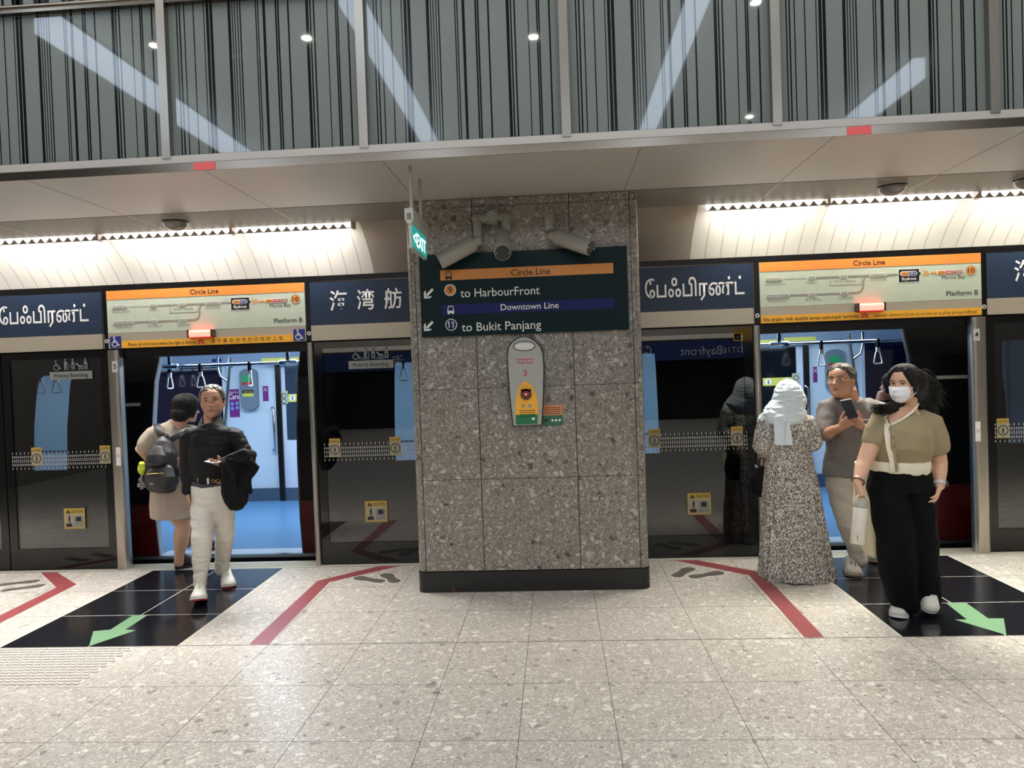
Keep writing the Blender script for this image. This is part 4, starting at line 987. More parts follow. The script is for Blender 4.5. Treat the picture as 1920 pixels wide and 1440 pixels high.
class Head:
    """frame of a head: chin at O, H tall, face direction f, up u"""
    def __init__(s, crown, chin, yaw, roll=0., H=None, tilt=0.):
        u = (Vector(crown)-Vector(chin)); s.H = H or u.length; u = Vector((math.sin(roll), 0, math.cos(roll)))
        f = Vector((math.sin(yaw), -math.cos(yaw), 0)); u = (u+f*math.sin(tilt)).normalized()
        f = (f-u*f.dot(u)).normalized(); s.f, s.u, s.l = f, u, u.cross(f); s.O = Vector(chin)-f*(.34*s.H)
    def p(s, q): return s.O+s.l*(q[0]*s.H)+s.f*(q[1]*s.H)+s.u*(q[2]*s.H)
    def inv(s, P): d = Vector(P)-s.O; return Vector((d.dot(s.l), d.dot(s.f), d.dot(s.u)))/s.H
    def skin(s, b, nose=1., full=0., na=64, nt=56):
        vs = []
        for i in range(nt+1):
            t = i/nt
            for k in range(na): vs.append(s.p(head_r(t, 2*PI*k/na, nose, full)))
        fs = [(i*na+k, i*na+(k+1) % na, (i+1)*na+(k+1) % na, (i+1)*na+k) for i in range(nt) for k in range(na)]+[tuple(range(na-1, -1, -1)), tuple(nt*na+k for k in range(na))]
        b.add(vs, fs)
        for sx in (-1, 1):       # ears
            R = Matrix((s.l, s.f, s.u)).transposed()
            b.ball(s.p((sx*.335, -.03, .47)), (.035*s.H, .075*s.H, .125*s.H), 14, 10, R @ Matrix.Rotation(sx*.35, 3, 'Z'))
            b.ball(s.p((sx*.325, .0, .37)), (.03*s.H, .045*s.H, .05*s.H), 10, 8, R)
    def cap(s, par, mat, mask, thick, name='hair', amp=.02, fr=(30, 30, 8), seed=0., na=90, nt=80, full=0.):
        """hair: the part of the head surface where mask(t, azimuth 0..pi) > 0, raised by thick"""
        b = B(); vs = {}; 
        def vert(i, k):
            k %= na
            if (i, k) not in vs:
                t = .02+.98*i/nt; a = 2*PI*k/na; q = head_r(t, a, 0, full); m = mask(t, min(a, 2*PI-a))
                c = Vector((0, -.03, .55)); n = (q-c).normalized()
                wv = noise.noise(Vector((q.x*fr[0]+seed, q.y*fr[1], q.z*fr[2])))
                h = -.035+min(1, max(0, m)*6)*(thick+.035)+(amp*wv if m > 0 else 0)
                vs[i, k] = len(b.v); b.v.append(tuple(s.p(q+n*h)))
            return vs[i, k]
        for i in range(nt):
            for k in range(na):
                t = .02+.98*(i+.5)/nt; a = 2*PI*(k+.5)/na; a = min(a, 2*PI-a)
                if mask(t, a) > -.05: b.f.append((vert(i, k), vert(i, k+1), vert(i+1, k+1), vert(i+1, k)))
        top = len(b.v); ring_ = [vs[nt, k] for k in range(na) if (nt, k) in vs]
        if len(ring_) == na: b.f.append(tuple(ring_))
        b.m = [0]*len(b.f)
        return b.build(name, mat, par, 180)
    def eyes(s, par, look=0., brow=(28, 22, 20), lid=.0, t=.527, thick=.011):
        for sx in (-1, 1):
            q = head_r(t, math.asin(.135/.36)*sx); c = s.p(q+Vector((0, -.014, 0)))
            R = Matrix((s.l, s.f, s.u)).transposed()
            e = B().ball(c, (.062*s.H, .03*s.H, .024*s.H), 16, 10, R).build('eye', m_eyewhite, par, 180)
            i = B().ball(c+s.f*(.0235*s.H)+s.l*(look*.03*s.H), (.024*s.H, .010*s.H, .023*s.H), 12, 8, R).build('iris', m_iris, e, 180)
            P = [s.p(head_r(t+.030-.022*abs(k)**2.0*1., math.asin(max(-.95, min(.95, (.135*sx+k*.068)/.36))))+Vector((0, .004, 0))) for k in (-1, -.5, 0, .5, 1)]
            B().tube(P, [.004*s.H, .010*s.H, .012*s.H, .010*s.H, .004*s.H], 8).build('eyelid', m_lash, e, 180)
            P = [s.p(head_r(t+.088+.012*(1-abs(k))-.012*max(0, k*sx), math.asin(max(-.95, min(.95, (.135*sx+k*.085)/.36))))+Vector((0, .002, 0))) for k in (-1, -.5, 0, .5, 1)]
            B().tube(P, [(.008*s.H, .005*s.H), (thick*1.6*s.H, .006*s.H), (thick*1.7*s.H, .007*s.H), (thick*1.3*s.H, .006*s.H), (.006*s.H, .005*s.H)], 8, up=s.u).build('eyebrow', M('eyebrow_hair', brow, .7), par, 180)
    def mouth(s, par, m, t=.239, w=.105, droop=.0):
        for dt, r, k0 in ((.021, .012, 1.0), (-.021, .015, .86)):
            Q = [s.p(head_r(t+dt*(1-k*k)-.006*abs(k)-droop*k*k, math.asin(w*k0*k/.36))+Vector((0, -.006, 0))) for k in (-1, -.66, -.33, 0, .33, .66, 1)]
            B().tube(Q, [.003*s.H, r*.75*s.H, r*s.H, r*s.H, r*s.H, r*.75*s.H, .003*s.H], 8, flat=.8).build('lip', m, par, 180)
        Q = [s.p(head_r(t-.004*abs(k)-droop*k*k, math.asin(w*k/.36))+Vector((0, .010, 0))) for k in (-1, -.5, 0, .5, 1)]
        B().tube(Q, [.0015*s.H, .004*s.H, .0045*s.H, .004*s.H, .0015*s.H], 6).build('mouth_line', m_lash, par, 180)
m_eyewhite = M('eye_white', (206, 200, 192), .3); m_iris = M('eye_dark', (26, 18, 14), .15); m_lash = M('eyelid_dark', (40, 28, 24), .6)
def skin_mat(name, col):
    t = NT(name); co = t.n('ShaderNodeTexCoord'); at_ = t.n('ShaderNodeAttribute', attribute_name='Col')
    nz = t.n('ShaderNodeTexNoise', i_Vector=(co, 3), i_Scale=40, i_Detail=4)
    c = t.mix(nz, tuple(x*.93 for x in lin(col)), tuple(min(1, x*1.06) for x in lin(col)))
    m = t.n('ShaderNodeMix', data_type='RGBA', blend_type='MULTIPLY'); m.inputs[0].default_value = 1
    t.l(c.outputs[2], m.inputs[6]); t.l(at_.outputs[0], m.inputs[7]); t.l(m.outputs[2], t.b.inputs['Base Color'])
    t.set(Roughness=.5, Subsurface_Weight=.12, Subsurface_Scale=.01); t.b.inputs['Subsurface Radius'].default_value = (1, .35, .2)
    return t.m
def hand(b, W, d, n, side, curl=(.3, .35, .3), L=1., spread=.10, thumb=.6, fc=None, thumb_out=.9):
    """wrist W, direction d, palm faces n; side=+1 puts the thumb on d x n"""
    W, d, n = Vector(W), Vector(d).normalized(), Vector(n).normalized(); n = (n-d*n.dot(d)).normalized(); l = d.cross(n).normalized()*side
    b.tube([W-d*.03, W, W+d*.03*L, W+d*.062*L, W+d*.088*L], [(.027*L, .022*L), (.028*L, .020*L), (.036*L, .017*L), (.041*L, .015*L), (.038*L, .012*L)], 16, up=l, dome=.5)
    for i, (off, ln, r) in enumerate(((.031, .070, .0086), (.0105, .080, .0090), (-.0105, .075, .0086), (-.031, .058, .0076))):
        p = W+d*(.088-.006*abs(i-1.2))*L+l*off*L; dd = (d+l*spread*(1.4-i)*.55).normalized(); c = [x*(fc[i] if fc else (1+.12*(i-1.5))) for x in curl]; P = [p-dd*.012*L, p]; R = [r*L, r*L]; ax = dd.cross(n).normalized()
        for j, f_ in enumerate((.44, .32, .24)):
            dd = Matrix.Rotation(c[j], 3, ax) @ dd; p = p+dd*ln*L*f_; P.append(p); R.append(r*L*(.96, .9, .74)[j])
        b.tube(P, R, 10, dome=.9)
    p = W+d*.022*L+l*.024*L+n*.006; dd = (d*.62+l*thumb_out+n*.28).normalized(); P = [p-dd*.01, p]; R = [.013*L, .013*L]; ax = dd.cross(n).normalized()
    for j, (f_, a) in enumerate(((.036, .0), (.030, thumb), (.024, thumb*.7))):
        dd = Matrix.Rotation(a*.5, 3, dd.cross((d+n*.6)).normalized()) @ dd; p = p+dd*f_*L; P.append(p); R.append((.0118, .0100, .0078)[j]*L)
    b.tube(P, R, 12, dome=.9)
def limb(b, P, R, seg=18): b.tube(P, R, seg, dome=.8)
def shoe(par, heel, toe, upper, sole, laces=None, W=.098, Hh=.10, name='shoe', up=None, solet=.026, collar=1., label=None):
    heel, toe = Vector(heel), Vector(toe); f = (toe-heel); L = f.length; f.normalize(); u = Vector(up or (0, 0, 1)); u = (u-f*u.dot(f)).normalized(); s = f.cross(u)
    T = [(0.0, .27, .62), (.04, .34, .84), (.12, .38, .98), (.25, .38, 1.0*collar), (.34, .39, .98*collar), (.45, .41, .82), (.58, .46, .64), (.70, .5, .52), (.82, .49, .46), (.92, .40, .38), (.98, .26, .26), (1.0, .15, .16)]
    b = B(); vs = []; n = 18
    for t, w, h in T:
        for k in range(n):
            a = 2*PI*k/n; cx = math.cos(a); sz = math.sin(a)
            x = w*W*math.copysign(abs(cx)**.8, cx); z = solet+(h*Hh*max(0, sz)**.75 if sz > 0 else -.006*abs(sz))
            vs.append(heel+f*(t*L)+s*x+u*z)
    b.add(vs, [(i*n+k, i*n+(k+1) % n, (i+1)*n+(k+1) % n, (i+1)*n+k) for i in range(len(T)-1) for k in range(n)]+[tuple(range(n-1, -1, -1)), tuple((len(T)-1)*n+k for k in range(n))])
    o = b.build(name, upper, par, 50)
    if label: o['label'] = label
    b = B(); ring_ = [(t, w*1.07) for t, w, h in T]; ring_ = [(-.012, .16)]+ring_+[(1.012, .10)]
    out = [(t*L, w*W) for t, w in ring_]+[(t*L, -w*W) for t, w in ring_[::-1]]
    nn = len(out)
    def lay(z0, z1): return B().add([heel+f*a+s*x+u*(z0+(max(0, a/L-.8)*.05)) for a, x in out]+[heel+f*a+s*x+u*(z1+max(0, a/L-.8)*.05) for a, x in out],
          [tuple(range(nn)), tuple(range(2*nn-1, nn-1, -1))]+[(i, i+nn, (i+1) % nn+nn, (i+1) % nn) for i in range(nn)])
    so = lay(0, solet*.45).build('outsole', sole, o); lay(solet*.45, solet+.006).build('midsole', upper if sole is not upper else sole, o)
    if laces:
        b = B()
        for t in (.42, .49, .56, .63):
            h = interp([(x[0], x[2]) for x in T], t)[0]*Hh+solet; w = interp([(x[0], x[1]) for x in T], t)[0]*W
            b.tube([heel+f*(t*L)+s*(q*w*.42)+u*(h*(1-.12*q*q)+.001) for q in (-1, -.5, 0, .5, 1)], .0045, 6)
        b.build('laces', laces, o, 60)
    return o
def person(b, mat, base, label, heads=(), size=.0042, group=None, lipcol=(.80, .62, .60), stubble=None):
    """one continuous body surface; colour varies with the place on the face"""
    me = vox(b, size, 1, .4); me.name = 'person'
    ca = me.color_attributes.new('Col', 'FLOAT_COLOR', 'POINT'); H = heads[0] if heads else None; d = []
    for v in me.vertices:
        c = (1, 1, 1)
        if H:
            q = H.inv(v.co)
            if 0 < q.z < 1 and abs(q.x) < .5 and q.y > .2:
                k = g(q.x, .10)*(g(q.z-.262, .018)+g(q.z-.218, .020)); k = min(1, k*.8); c = tuple(1+(x-1)*k for x in lipcol)
                k = g(abs(q.x)-.19, .09)*g(q.z-.40, .09)*.12; c = (c[0], c[1]*(1-k), c[2]*(1-k))
                if stubble: k = g(q.z-.17, .11)*.22*stubble; c = tuple(x*(1-k) for x in c)
        d += [*c, 1]
    ca.data.foreach_set('color', d)
    o = link('person', me, None, [mat], 180, loc=base)
    return tag(o, label, 'person', group)
P = at
V = Vector
m_skin_tan = skin_mat('skin_tan', (184, 138, 112)); m_skin_fair = skin_mat('skin_fair', (212, 168, 140)); m_skin_mid = skin_mat('skin_warm', (178, 130, 104))
m_lip = M('lip', (158, 96, 86), .4); m_hair = M('black_hair', (15, 12, 11), .55, spec=.3, stretch=(1, 1, .12), scale=90, var=.5, bump=.9, bscale=110)
m_greyhair = M('greying_hair', (78, 72, 66), .5, stretch=(1, 1, .3), scale=70, var=.6); m_brownhair = M('dark_greying_hair', (62, 50, 42), .5, stretch=(1, 1, .3), scale=70, var=.5)
m_blackcloth = M('black_shirt_cloth', (19, 19, 21), .65, spec=.25, scale=60, var=.2, bump=.4, bscale=14)
m_jacket = M('black_jacket_cloth', (14, 14, 15), .75, spec=.2, scale=80, var=.2, bump=.4, bscale=10)
m_whitecloth = M('off_white_trouser_cloth', (226, 219, 206), .7, scale=50, var=.03, bump=.5, bscale=9)
m_shoew = M('white_shoe_leather', (226, 222, 210), .45, scale=40, var=.05); m_solered = M('red_shoe_sole', (150, 34, 40), .5); m_lace = M('shoe_lace', (206, 200, 188), .6)
m_gold = M('brass_buckle', (206, 170, 96), .25, 1); m_navy = M('navy_belt', (24, 28, 44), .4)
UX = (1, 0, 0)
# ------------------------------------------------ man in black shirt and white trousers
def man_black():
    H = Head(P(391, 720.5, 5.46), P(397, 783.5, 5.44), .30, -.03, tilt=-.02); H.H = .250
    LW = P(412, 869, 5.23); RW = P(353, 922, 5.46)
    ls, le = P(441, 812, 5.47), P(467, 862, 5.44); rs, re = P(354, 812, 5.47), P(351, 868, 5.52)
    hipR, hipL = P(381, 935, 5.52), P(417, 935, 5.52); kR, kL = P(379, 1010, 5.38), P(421, 1003, 5.60); aR, aL = P(375, 1096, 5.40), P(416, 1068, 5.84)
    b = B()
    b.tube([P(398, 930, 5.52), P(396, 890, 5.5), P(396, 850, 5.48), P(396, 818, 5.48), P(396, 806, 5.49), P(396, 794, 5.52), P(395, 778, 5.545)], [(.13, .09), (.12, .085), (.13, .09), (.13, .08), (.08, .065), (.056, .060), (.053, .058)], 20, up=UX, dome=.3)
    for A in ((ls+V((-.02, 0, -.02)), le, LW), (rs+V((.02, 0, -.02)), re, RW)): limb(b, A, [.036, .034, .026])
    for A in ((hipR, kR, aR), (hipL, kL, aL)): limb(b, A, [.07, .05, .035])
    H.skin(b, 1., .3)
    hd = (P(397, 866, 5.10)-LW).normalized()
    hand(b, LW, hd, (.0, .1, 1), -1, (.12, .2, .15), .95, .05, .3, thumb_out=.1)
    hand(b, RW, (-.02, .05, -1), (1, .2, 0), 1, (.35, .35, .25), .95)
    base = V((-2.72, 5.55, 0))
    o = person(b, m_skin_tan, base, 'man in black shirt and white trousers walking out of the left doorway', (H,), stubble=.5)
    H.eyes(o, -.25, (32, 26, 24), thick=.010); H.mouth(o, m_lip)
    def mask(t, a):
        hl = .80+.03*math.cos(3*a) if a < .75 else (.80-(a-.75)*.55 if a < 1.35 else (.47-.10*g(a-1.55, .2) if a < 1.75 else max(.16, .55-(a-1.75)*.45)))
        return t-hl
    H.cap(o, m_greyhair, mask, .055, amp=.035, fr=(16, 16, 10), seed=3)
    # shirt
    b = B()
    b.tube([P(396, 908, 5.5), P(394, 890, 5.5), P(396, 865, 5.49), P(397, 838, 5.48), P(397, 818, 5.48), P(397, 805, 5.48), P(397, 800.5, 5.484), P(397, 797, 5.488)], [(.150, .105), (.152, .112), (.168, .125), (.184, .128), (.196, .112), (.172, .095), (.112, .086), (.070, .078)], 24, up=UX)
    limb(b, [ls+V((-.03, 0, .0)), ls+V((.0, 0, -.02)), le, LW+(le-LW).normalized()*.04], [.056, .063, .058, .046])
    limb(b, [rs+V((.02, 0, 0)), rs+V((-.005, 0, -.03)), re, RW+V((0, 0, .01))], [.056, .062, .056, .046])
    cloth('shirt', b, m_blackcloth, o, .007, 4, .010, (7, 7, 13), 2, True)
    m_col = M('charcoal_collar', (52, 50, 50), .6)
    b = B(); cc = P(396, 788, 5.525); n = 28; zt, zb = P(396, 779.5, 5.53).z, P(396, 796, 5.53).z; vs = []
    for i in range(n+1):
        t = -1+2*i/n; a = t*2.62; k = abs(t)**5; dn = .012*abs(t)
        for r, z, fw in ((.066, zb-.01, 0), (.065, zt-dn-.022*k, .0), (.070, zt+.003-dn-.022*k, .0), (.100, zb-.004-.010*abs(t)-.034*k, .022*k), (.096, zb-.012-.010*abs(t)-.036*k, .020*k)):
            vs.append(V((cc.x+(r+fw)*math.sin(a)*1.02, cc.y+(r+fw)*math.cos(a), z)))
    b.add(vs, [(i*5+j, i*5+(j+1) % 5, (i+1)*5+(j+1) % 5, (i+1)*5+j) for i in range(n) for j in range(5)]+[(4, 3, 2, 1, 0), tuple(n*5+j for j in range(5))])
    b.build('collar', m_col, o, 50)
    b = B(); yb = P(397, 840, 5.352)
    for k in range(5): q = P(398+.4*k, 812+17*k, 5.35-.006*k); b.ball(q+V((0, .002, 0)), (.005, .003, .005), 8, 6)
    b.build('shirt_buttons', m_ink, o, 180)
    # trousers
    b = B()
    b.tube([P(396, 899, 5.5), P(397, 912, 5.51), P(399, 935, 5.52), P(400, 955, 5.52)], [(.156, .115), (.164, .125), (.170, .135), (.150, .11)], 24, up=UX)
    limb(b, [hipR, lerp(hipR, kR, .4), kR, lerp(kR, aR, .42), lerp(kR, aR, .75), aR], [.092, .089, .076, .068, .052, .046])
    limb(b, [hipL, lerp(hipL, kL, .4), kL, lerp(kL, aL, .5), aL], [.092, .088, .074, .062, .054])
    t = cloth('trousers', b, m_whitecloth, o, .007, 4, .008, (6, 6, 15), 5, True)
    b = B(); R_ = [(.160, .121), (.162, .123)]
    b.tube([P(396, 907, 5.505), P(396, 899, 5.5)], R_, 32, up=UX); b.build('belt', m_navy, o, 40)
    c = P(405, 902, 5.372); b = B()
    for q in (-1, 1): b.tube([c+V((q*.018+.016*math.cos(k*.7), -.004, .013*math.sin(k*.7))) for k in range(10)], .0035, 6)
    b.tube([c+V((-.03, -.003, .012)), c+V((.03, -.003, -.012))], .003, 6); b.build('belt_buckle', m_gold, o, 60)
    for x in (372, 390): q = P(x, 902, 5.379 if x > 380 else 5.398); B().box(q.x-.006, q.x+.006, q.y-.004, q.y+.012, q.z-.022, q.z+.022).build('belt_loop', m_whitecloth, o)
    ht = P(370.5, 1129, 5.17); hh = V((P(377, 1108, 5.43).x, 5.435, .006))
    shoe(o, hh, ht, m_shoew, m_solered, m_lace, .112, .105, label='front shoe with its red sole lifted')
    shoe(o, V((-2.845, 5.915, .002)), V((-2.70, 5.665, .002)), m_shoew, m_solered, m_lace, .110, .105)
    # jacket over the forearm, card in the hand: things of their own
    OUT = [(409, 862), (420, 856), (432, 850), (444, 846), (454, 841), (462, 839), (470, 846), (478, 860), (487, 875), (480, 887), (473, 898), (474, 910), (475, 922), (471, 928), (466, 920), (466, 932), (464, 943), (453, 956), (442, 959), (431, 957), (422, 942), (417, 925), (415, 905), (414, 888), (412, 874)]
    cu, cv = 446, 893; nO = len(OUT); b = B(); vs = []; fs = []
    prof_ = [(1, 0), (.93, .55), (.8, .8), (.6, .95), (.35, 1), (.1, 1.02)]
    for sg, dep in ((-1, .075), (1, .10)):
        for r, h in prof_:
            for (u, v) in OUT: vs.append(P(cu+(u-cu)*r, cv+(v-cv)*r, 5.235+.0016*(u-430)+sg*dep*h))
    m_ = len(prof_)
    for L_ in (0, 1):
        o_ = L_*m_*nO
        for i in range(m_-1):
            for k in range(nO): fs.append((o_+i*nO+k, o_+i*nO+(k+1) % nO, o_+(i+1)*nO+(k+1) % nO, o_+(i+1)*nO+k))
        fs.append(tuple(o_+(m_-1)*nO+k for k in range(nO)))
    b.add(vs, fs)
    b.tube([P(416, 868, 5.22), P(436, 862, 5.2), P(456, 856, 5.24), P(470, 858, 5.34)], [(.035, .04), (.05, .05), (.06, .055), (.06, .05)], 16, up=(0, 0, 1), dome=.5)
    me = vox(b, .006, 2)
    for v in me.vertices:      # creases fanning out from the forearm
        q = v.co-P(424, 858, 5.2); an = math.atan2(q.z, q.x); rr = math.hypot(q.x, q.z)
        v.co.y += .016*math.sin(an*9+rr*5+.8*noise.noise(q*6))*min(1, rr*6)+.012*noise.noise(q*9)
    me.update(); me.name = 'jacket'
    tag(link('jacket', me, None, [m_jacket], 180, loc=P(445, 900, 5.2)), 'black jacket draped over the forearm of the man in white trousers', 'jacket')
    c = P(398, 866.5, 5.105)
    k = B().add([c+V(q) for q in ((-.050, -.02, .012), (.02, -.035, .0), (.055, .03, .0), (-.015, .05, .012), (-.050, -.02, .007), (.02, -.035, -.005), (.055, .03, -.005), (-.015, .05, .007))], [(0, 1, 2, 3), (7, 6, 5, 4), (0, 4, 5, 1), (1, 5, 6, 2), (2, 6, 7, 3), (3, 7, 4, 0)]).build('mobile_phone', M('white_phone', (226, 226, 226), .25), None, loc=c)
    tag(k, 'slim white phone in the hand of the man in white trousers', 'phone')
man_black()
# ------------------------------------------------ woman with backpack, from behind
def woman_backpack():
    Y0 = 6.2
    m_dress = M('beige_melange_knit', (172, 158, 142), .8, scale=140, var=.18, stretch=(.3, .3, 1.6), bump=.3, bscale=60)
    H = Head(P(343, 741, Y0), P(350, 792, Y0), PI-.75, .05, tilt=.12); H.H = .235; H.O = P(346, 790, Y0)
    b = B()
    sL, sR = P(290, 815, 6.16), P(358, 812, 6.22); eL, eR = P(266, 842, 6.12), P(372, 850, 6.25); wL = P(280, 862, 6.35)
    kL, aL = P(343, 985, 6.24), P(336, 1044, 6.26); kR, aR = P(352, 985, 6.45), P(352, 1020, 6.62)
    b.tube([P(325, 930, Y0), P(324, 890, Y0), P(324, 840, Y0), P(326, 812, Y0), P(332, 800, Y0), P(338, 792, Y0), P(342, 778, Y0)], [(.15, .1), (.14, .09), (.15, .09), (.14, .08), (.09, .075), (.06, .06), (.055, .055)], 20, up=UX, dome=.3)
    limb(b, [sL, eL, wL], [.06, .055, .035]); limb(b, [sR, eR, P(372, 880, 6.3)], [.055, .048, .033])
    limb(b, [P(322, 935, 6.2), P(334, 965, 6.22), kL, lerp(kL, aL, .3), lerp(kL, aL, .7), aL, P(335, 1056, 6.27)], [.1, .085, .064, .068, .052, .040, .042])
    limb(b, [P(348, 935, 6.25), kR, lerp(kR, aR, .4), aR], [.1, .062, .066, .04])
    H.skin(b); hand(b, wL, (.3, .8, -.3), (.3, 0, -1), 1, (.5, .5, .4), .9); hand(b, P(372, 880, 6.3), (0, .1, -1), (-1, 0, 0), 1, (.4, .4, .3), .9)
    o = person(b, m_skin_fair, V((-3.4, 6.27, 0)), 'woman with black bob and beige dress seen from behind, stepping into the left doorway', (H,))
    H.cap(o, m_hair, lambda t, a: (t-(.80 if a < .55 else .80-(a-.55)*1.2 if a < 1.1 else .10)), .07, amp=.008, fr=(22, 22, 4), seed=5)
    b = B()
    c = H.p((0, -.05, .52)); Rm = Matrix((H.l, H.f, H.u)).transposed()
    b.ball(c, (.385*H.H, .465*H.H, .47*H.H), 24, 16, Rm); b.ball(H.p((0, -.18, .28)), (.395*H.H, .35*H.H, .33*H.H), 24, 14, Rm); b.ball(H.p((0, -.2, .16)), (.37*H.H, .31*H.H, .20*H.H), 24, 14, Rm)
    me = vox(b, .008, 5); folds(me, .004, (40, 40, 5), 3); me.name = 'hair'; link('hair', me, o, [m_hair], 180)
    b = B()
    b.tube([P(322, 970, 6.22), P(322, 950, 6.22), P(323, 915, Y0), P(324, 880, Y0), P(325, 845, Y0), P(326, 818, Y0), P(329, 803, Y0), P(334, 796, Y0)], [(.190, .15), (.192, .15), (.185, .145), (.175, .135), (.172, .13), (.168, .12), (.13, .095), (.075, .07)], 26, up=UX)
    limb(b, [sL+V((.05, 0, .01)), sL, lerp(sL, eL, .75)], [.085, .088, .080]); limb(b, [sR+V((-.04, 0, 0)), sR, lerp(sR, eR, .7)], [.085, .085, .078])
    d = cloth('dress', b, m_dress, o, .008, 4, .010, (11, 11, 3), 4)
    q0 = P(322, 970, 6.22)
    m_bshoe = M('black_trainer', (22, 24, 30), .5); 
    shoe(o, V((-3.50, 6.30, 0.004)), V((-3.30, 6.42, .004)), m_bshoe, m_black, M('pale_lace', (120, 122, 126), .6), .10, .11)
    shoe(o, V((-3.52, 6.72, .06)), V((-3.40, 6.95, .034)), m_bshoe, m_black, None, .10, .11)
    # backpack, hanging from the shoulders
    m_bag = M('black_nylon', (36, 36, 38), .5, scale=80, var=.15, bump=.3, bscale=12)
    bp = thing('backpack', P(303, 912, 6.02), 'black nylon backpack on the back of the woman in the beige dress', 'backpack')
    b = B(); b.tube([P(302, 916, 6.0), P(302, 900, 5.98), P(303, 875, 5.97), P(305, 850, 5.98), P(308, 832, 6.01), P(310, 822, 6.04)], [(.125, .07), (.150, .105), (.140, .11), (.118, .10), (.085, .08), (.04, .05)], 24, up=UX, dome=.25)
    cloth('main_bag', b, m_bag, bp, .007, 3, .005, (9, 9, 9), 1)
    b = B(); b.tube([P(293, 868, 5.86), P(294, 855, 5.87), P(297, 840, 5.90)], [(.088, .05), (.086, .045), (.05, .03)], 20, up=UX, dome=.4); cloth('front_pocket', b, m_bag, bp, .007, 3, .003, (12, 12, 12), 2)
    b = B(); b.tube([P(300, 908, 5.88), P(300, 893, 5.86), P(300, 882, 5.88)], [(.12, .05), (.135, .055), (.115, .045)], 20, up=UX, dome=.4); cloth('lower_pocket', b, m_bag, bp, .007, 3, .003, (12, 12, 12), 6)
    B().tube([P(275, 889, 5.80), P(290, 888, 5.795), P(308, 887, 5.81)], .004, 8).build('zip', m_gold, bp, 60)
    B().tube([P(281, 907, 5.83), P(290, 907, 5.83)], .006, 8).build('badge', M('badge_silver', (190, 180, 150), .3, 1), bp, 60)
    B().tube([P(300, 824, 6.0), P(301, 815, 6.0), P(308, 812, 6.0), P(315, 816, 6.0), P(318, 826, 6.0)], .009, 10).build('top_handle', m_bag, bp, 60)
    B().tube([P(307, 826, 6.03), P(300, 812, 6.03), P(295, 800, 6.08), P(294, 796, 6.16)], [(.028, .008)]*4, 12, up=UX).build('shoulder_strap', m_bag, bp, 60)
    B().tube([P(316, 828, 6.03), P(330, 818, 6.03), P(345, 808, 6.07), P(352, 800, 6.14)], [(.008, .026)]*4, 12, up=(0, 1, 0)).build('shoulder_strap', m_bag, bp, 60)
    b = B(); b.ball(P(266, 880, 5.9), (.035, .03, .05), 14, 10); b.ball(P(266, 871, 5.9), (.028, .026, .028), 12, 8); me = vox(b, .006, 1); folds(me, .006, (60, 60, 60)); me.name = 'charm'; link('yellow_charm', me, bp, [M('yellow_plush', (206, 214, 70), .9)], 180)
    b = B()
    for i, (u, v) in enumerate(((267, 893), (263, 900), (268, 905), (261, 910), (266, 914), (272, 910))): b.ball(P(u, v, 5.92), (.018, .018, .02), 10, 8)
    b.tube([P(268, 884, 5.92), P(266, 912, 5.92)], .006, 8); me = vox(b, .005, 0); me.name = 'k'; link('key_charm', me, bp, [M('dark_charm', (120, 122, 116), .25, .8, var=.5, scale=60)], 180)
    pq = P(338, 873, 6.0)
    b = B(); b.tube([P(338, 888, 6.02), P(337, 875, 6.0), P(338, 860, 6.02)], [(.05, .03), (.06, .035), (.045, .03)], 16, up=UX, dome=.4)
    me = vox(b, .006, 2); folds(me, .006, (14, 14, 14), 2); me.name = 'pouch'; tag(link('pouch', me, None, [M('patterned_pouch', (104, 84, 84), .6, scale=30, var=.6)], 180, loc=pq), 'dark patterned pouch at the waist of the woman with the backpack', 'pouch')
woman_backpack()
# ------------------------------------------------ woman in headscarf and long patterned dress, from behind
def leaf_print(name, light, dark):
    t = NT(name); co = t.n('ShaderNodeTexCoord')
    wz = t.n('ShaderNodeTexNoise', i_Vector=(co, 3), i_Scale=26, i_Detail=1)
    off = t.n('ShaderNodeVectorMath', operation='SCALE', i_0=(wz, 1)); off.inputs['Scale'].default_value = .03
    v = t.n('ShaderNodeVectorMath', operation='ADD', i_0=(co, 3), i_1=off); cur = None
    for k, (rx, rz) in enumerate(((.4, .85), (1.2, -.75), (-.5, 1.5))):
        mp = t.n('ShaderNodeMapping', i_0=v, vector_type='TEXTURE'); mp.inputs['Rotation'].default_value = (0, rz*1.25, rx*.3); mp.inputs['Scale'].default_value = (1.25, .5, .42); mp.inputs['Location'].default_value = (k*3.1, k*1.7, k)
        f = t.n('ShaderNodeTexVoronoi', i_Vector=mp, i_Scale=44); m = t.math('LESS_THAN', f, .37)
        cur = m if cur is None else t.math('MAXIMUM', cur, m)
    c = t.mix(cur, lin(light), lin(dark)); t.l(c.outputs[2], t.b.inputs['Base Color']); t.set(Roughness=.8)
    return t.m
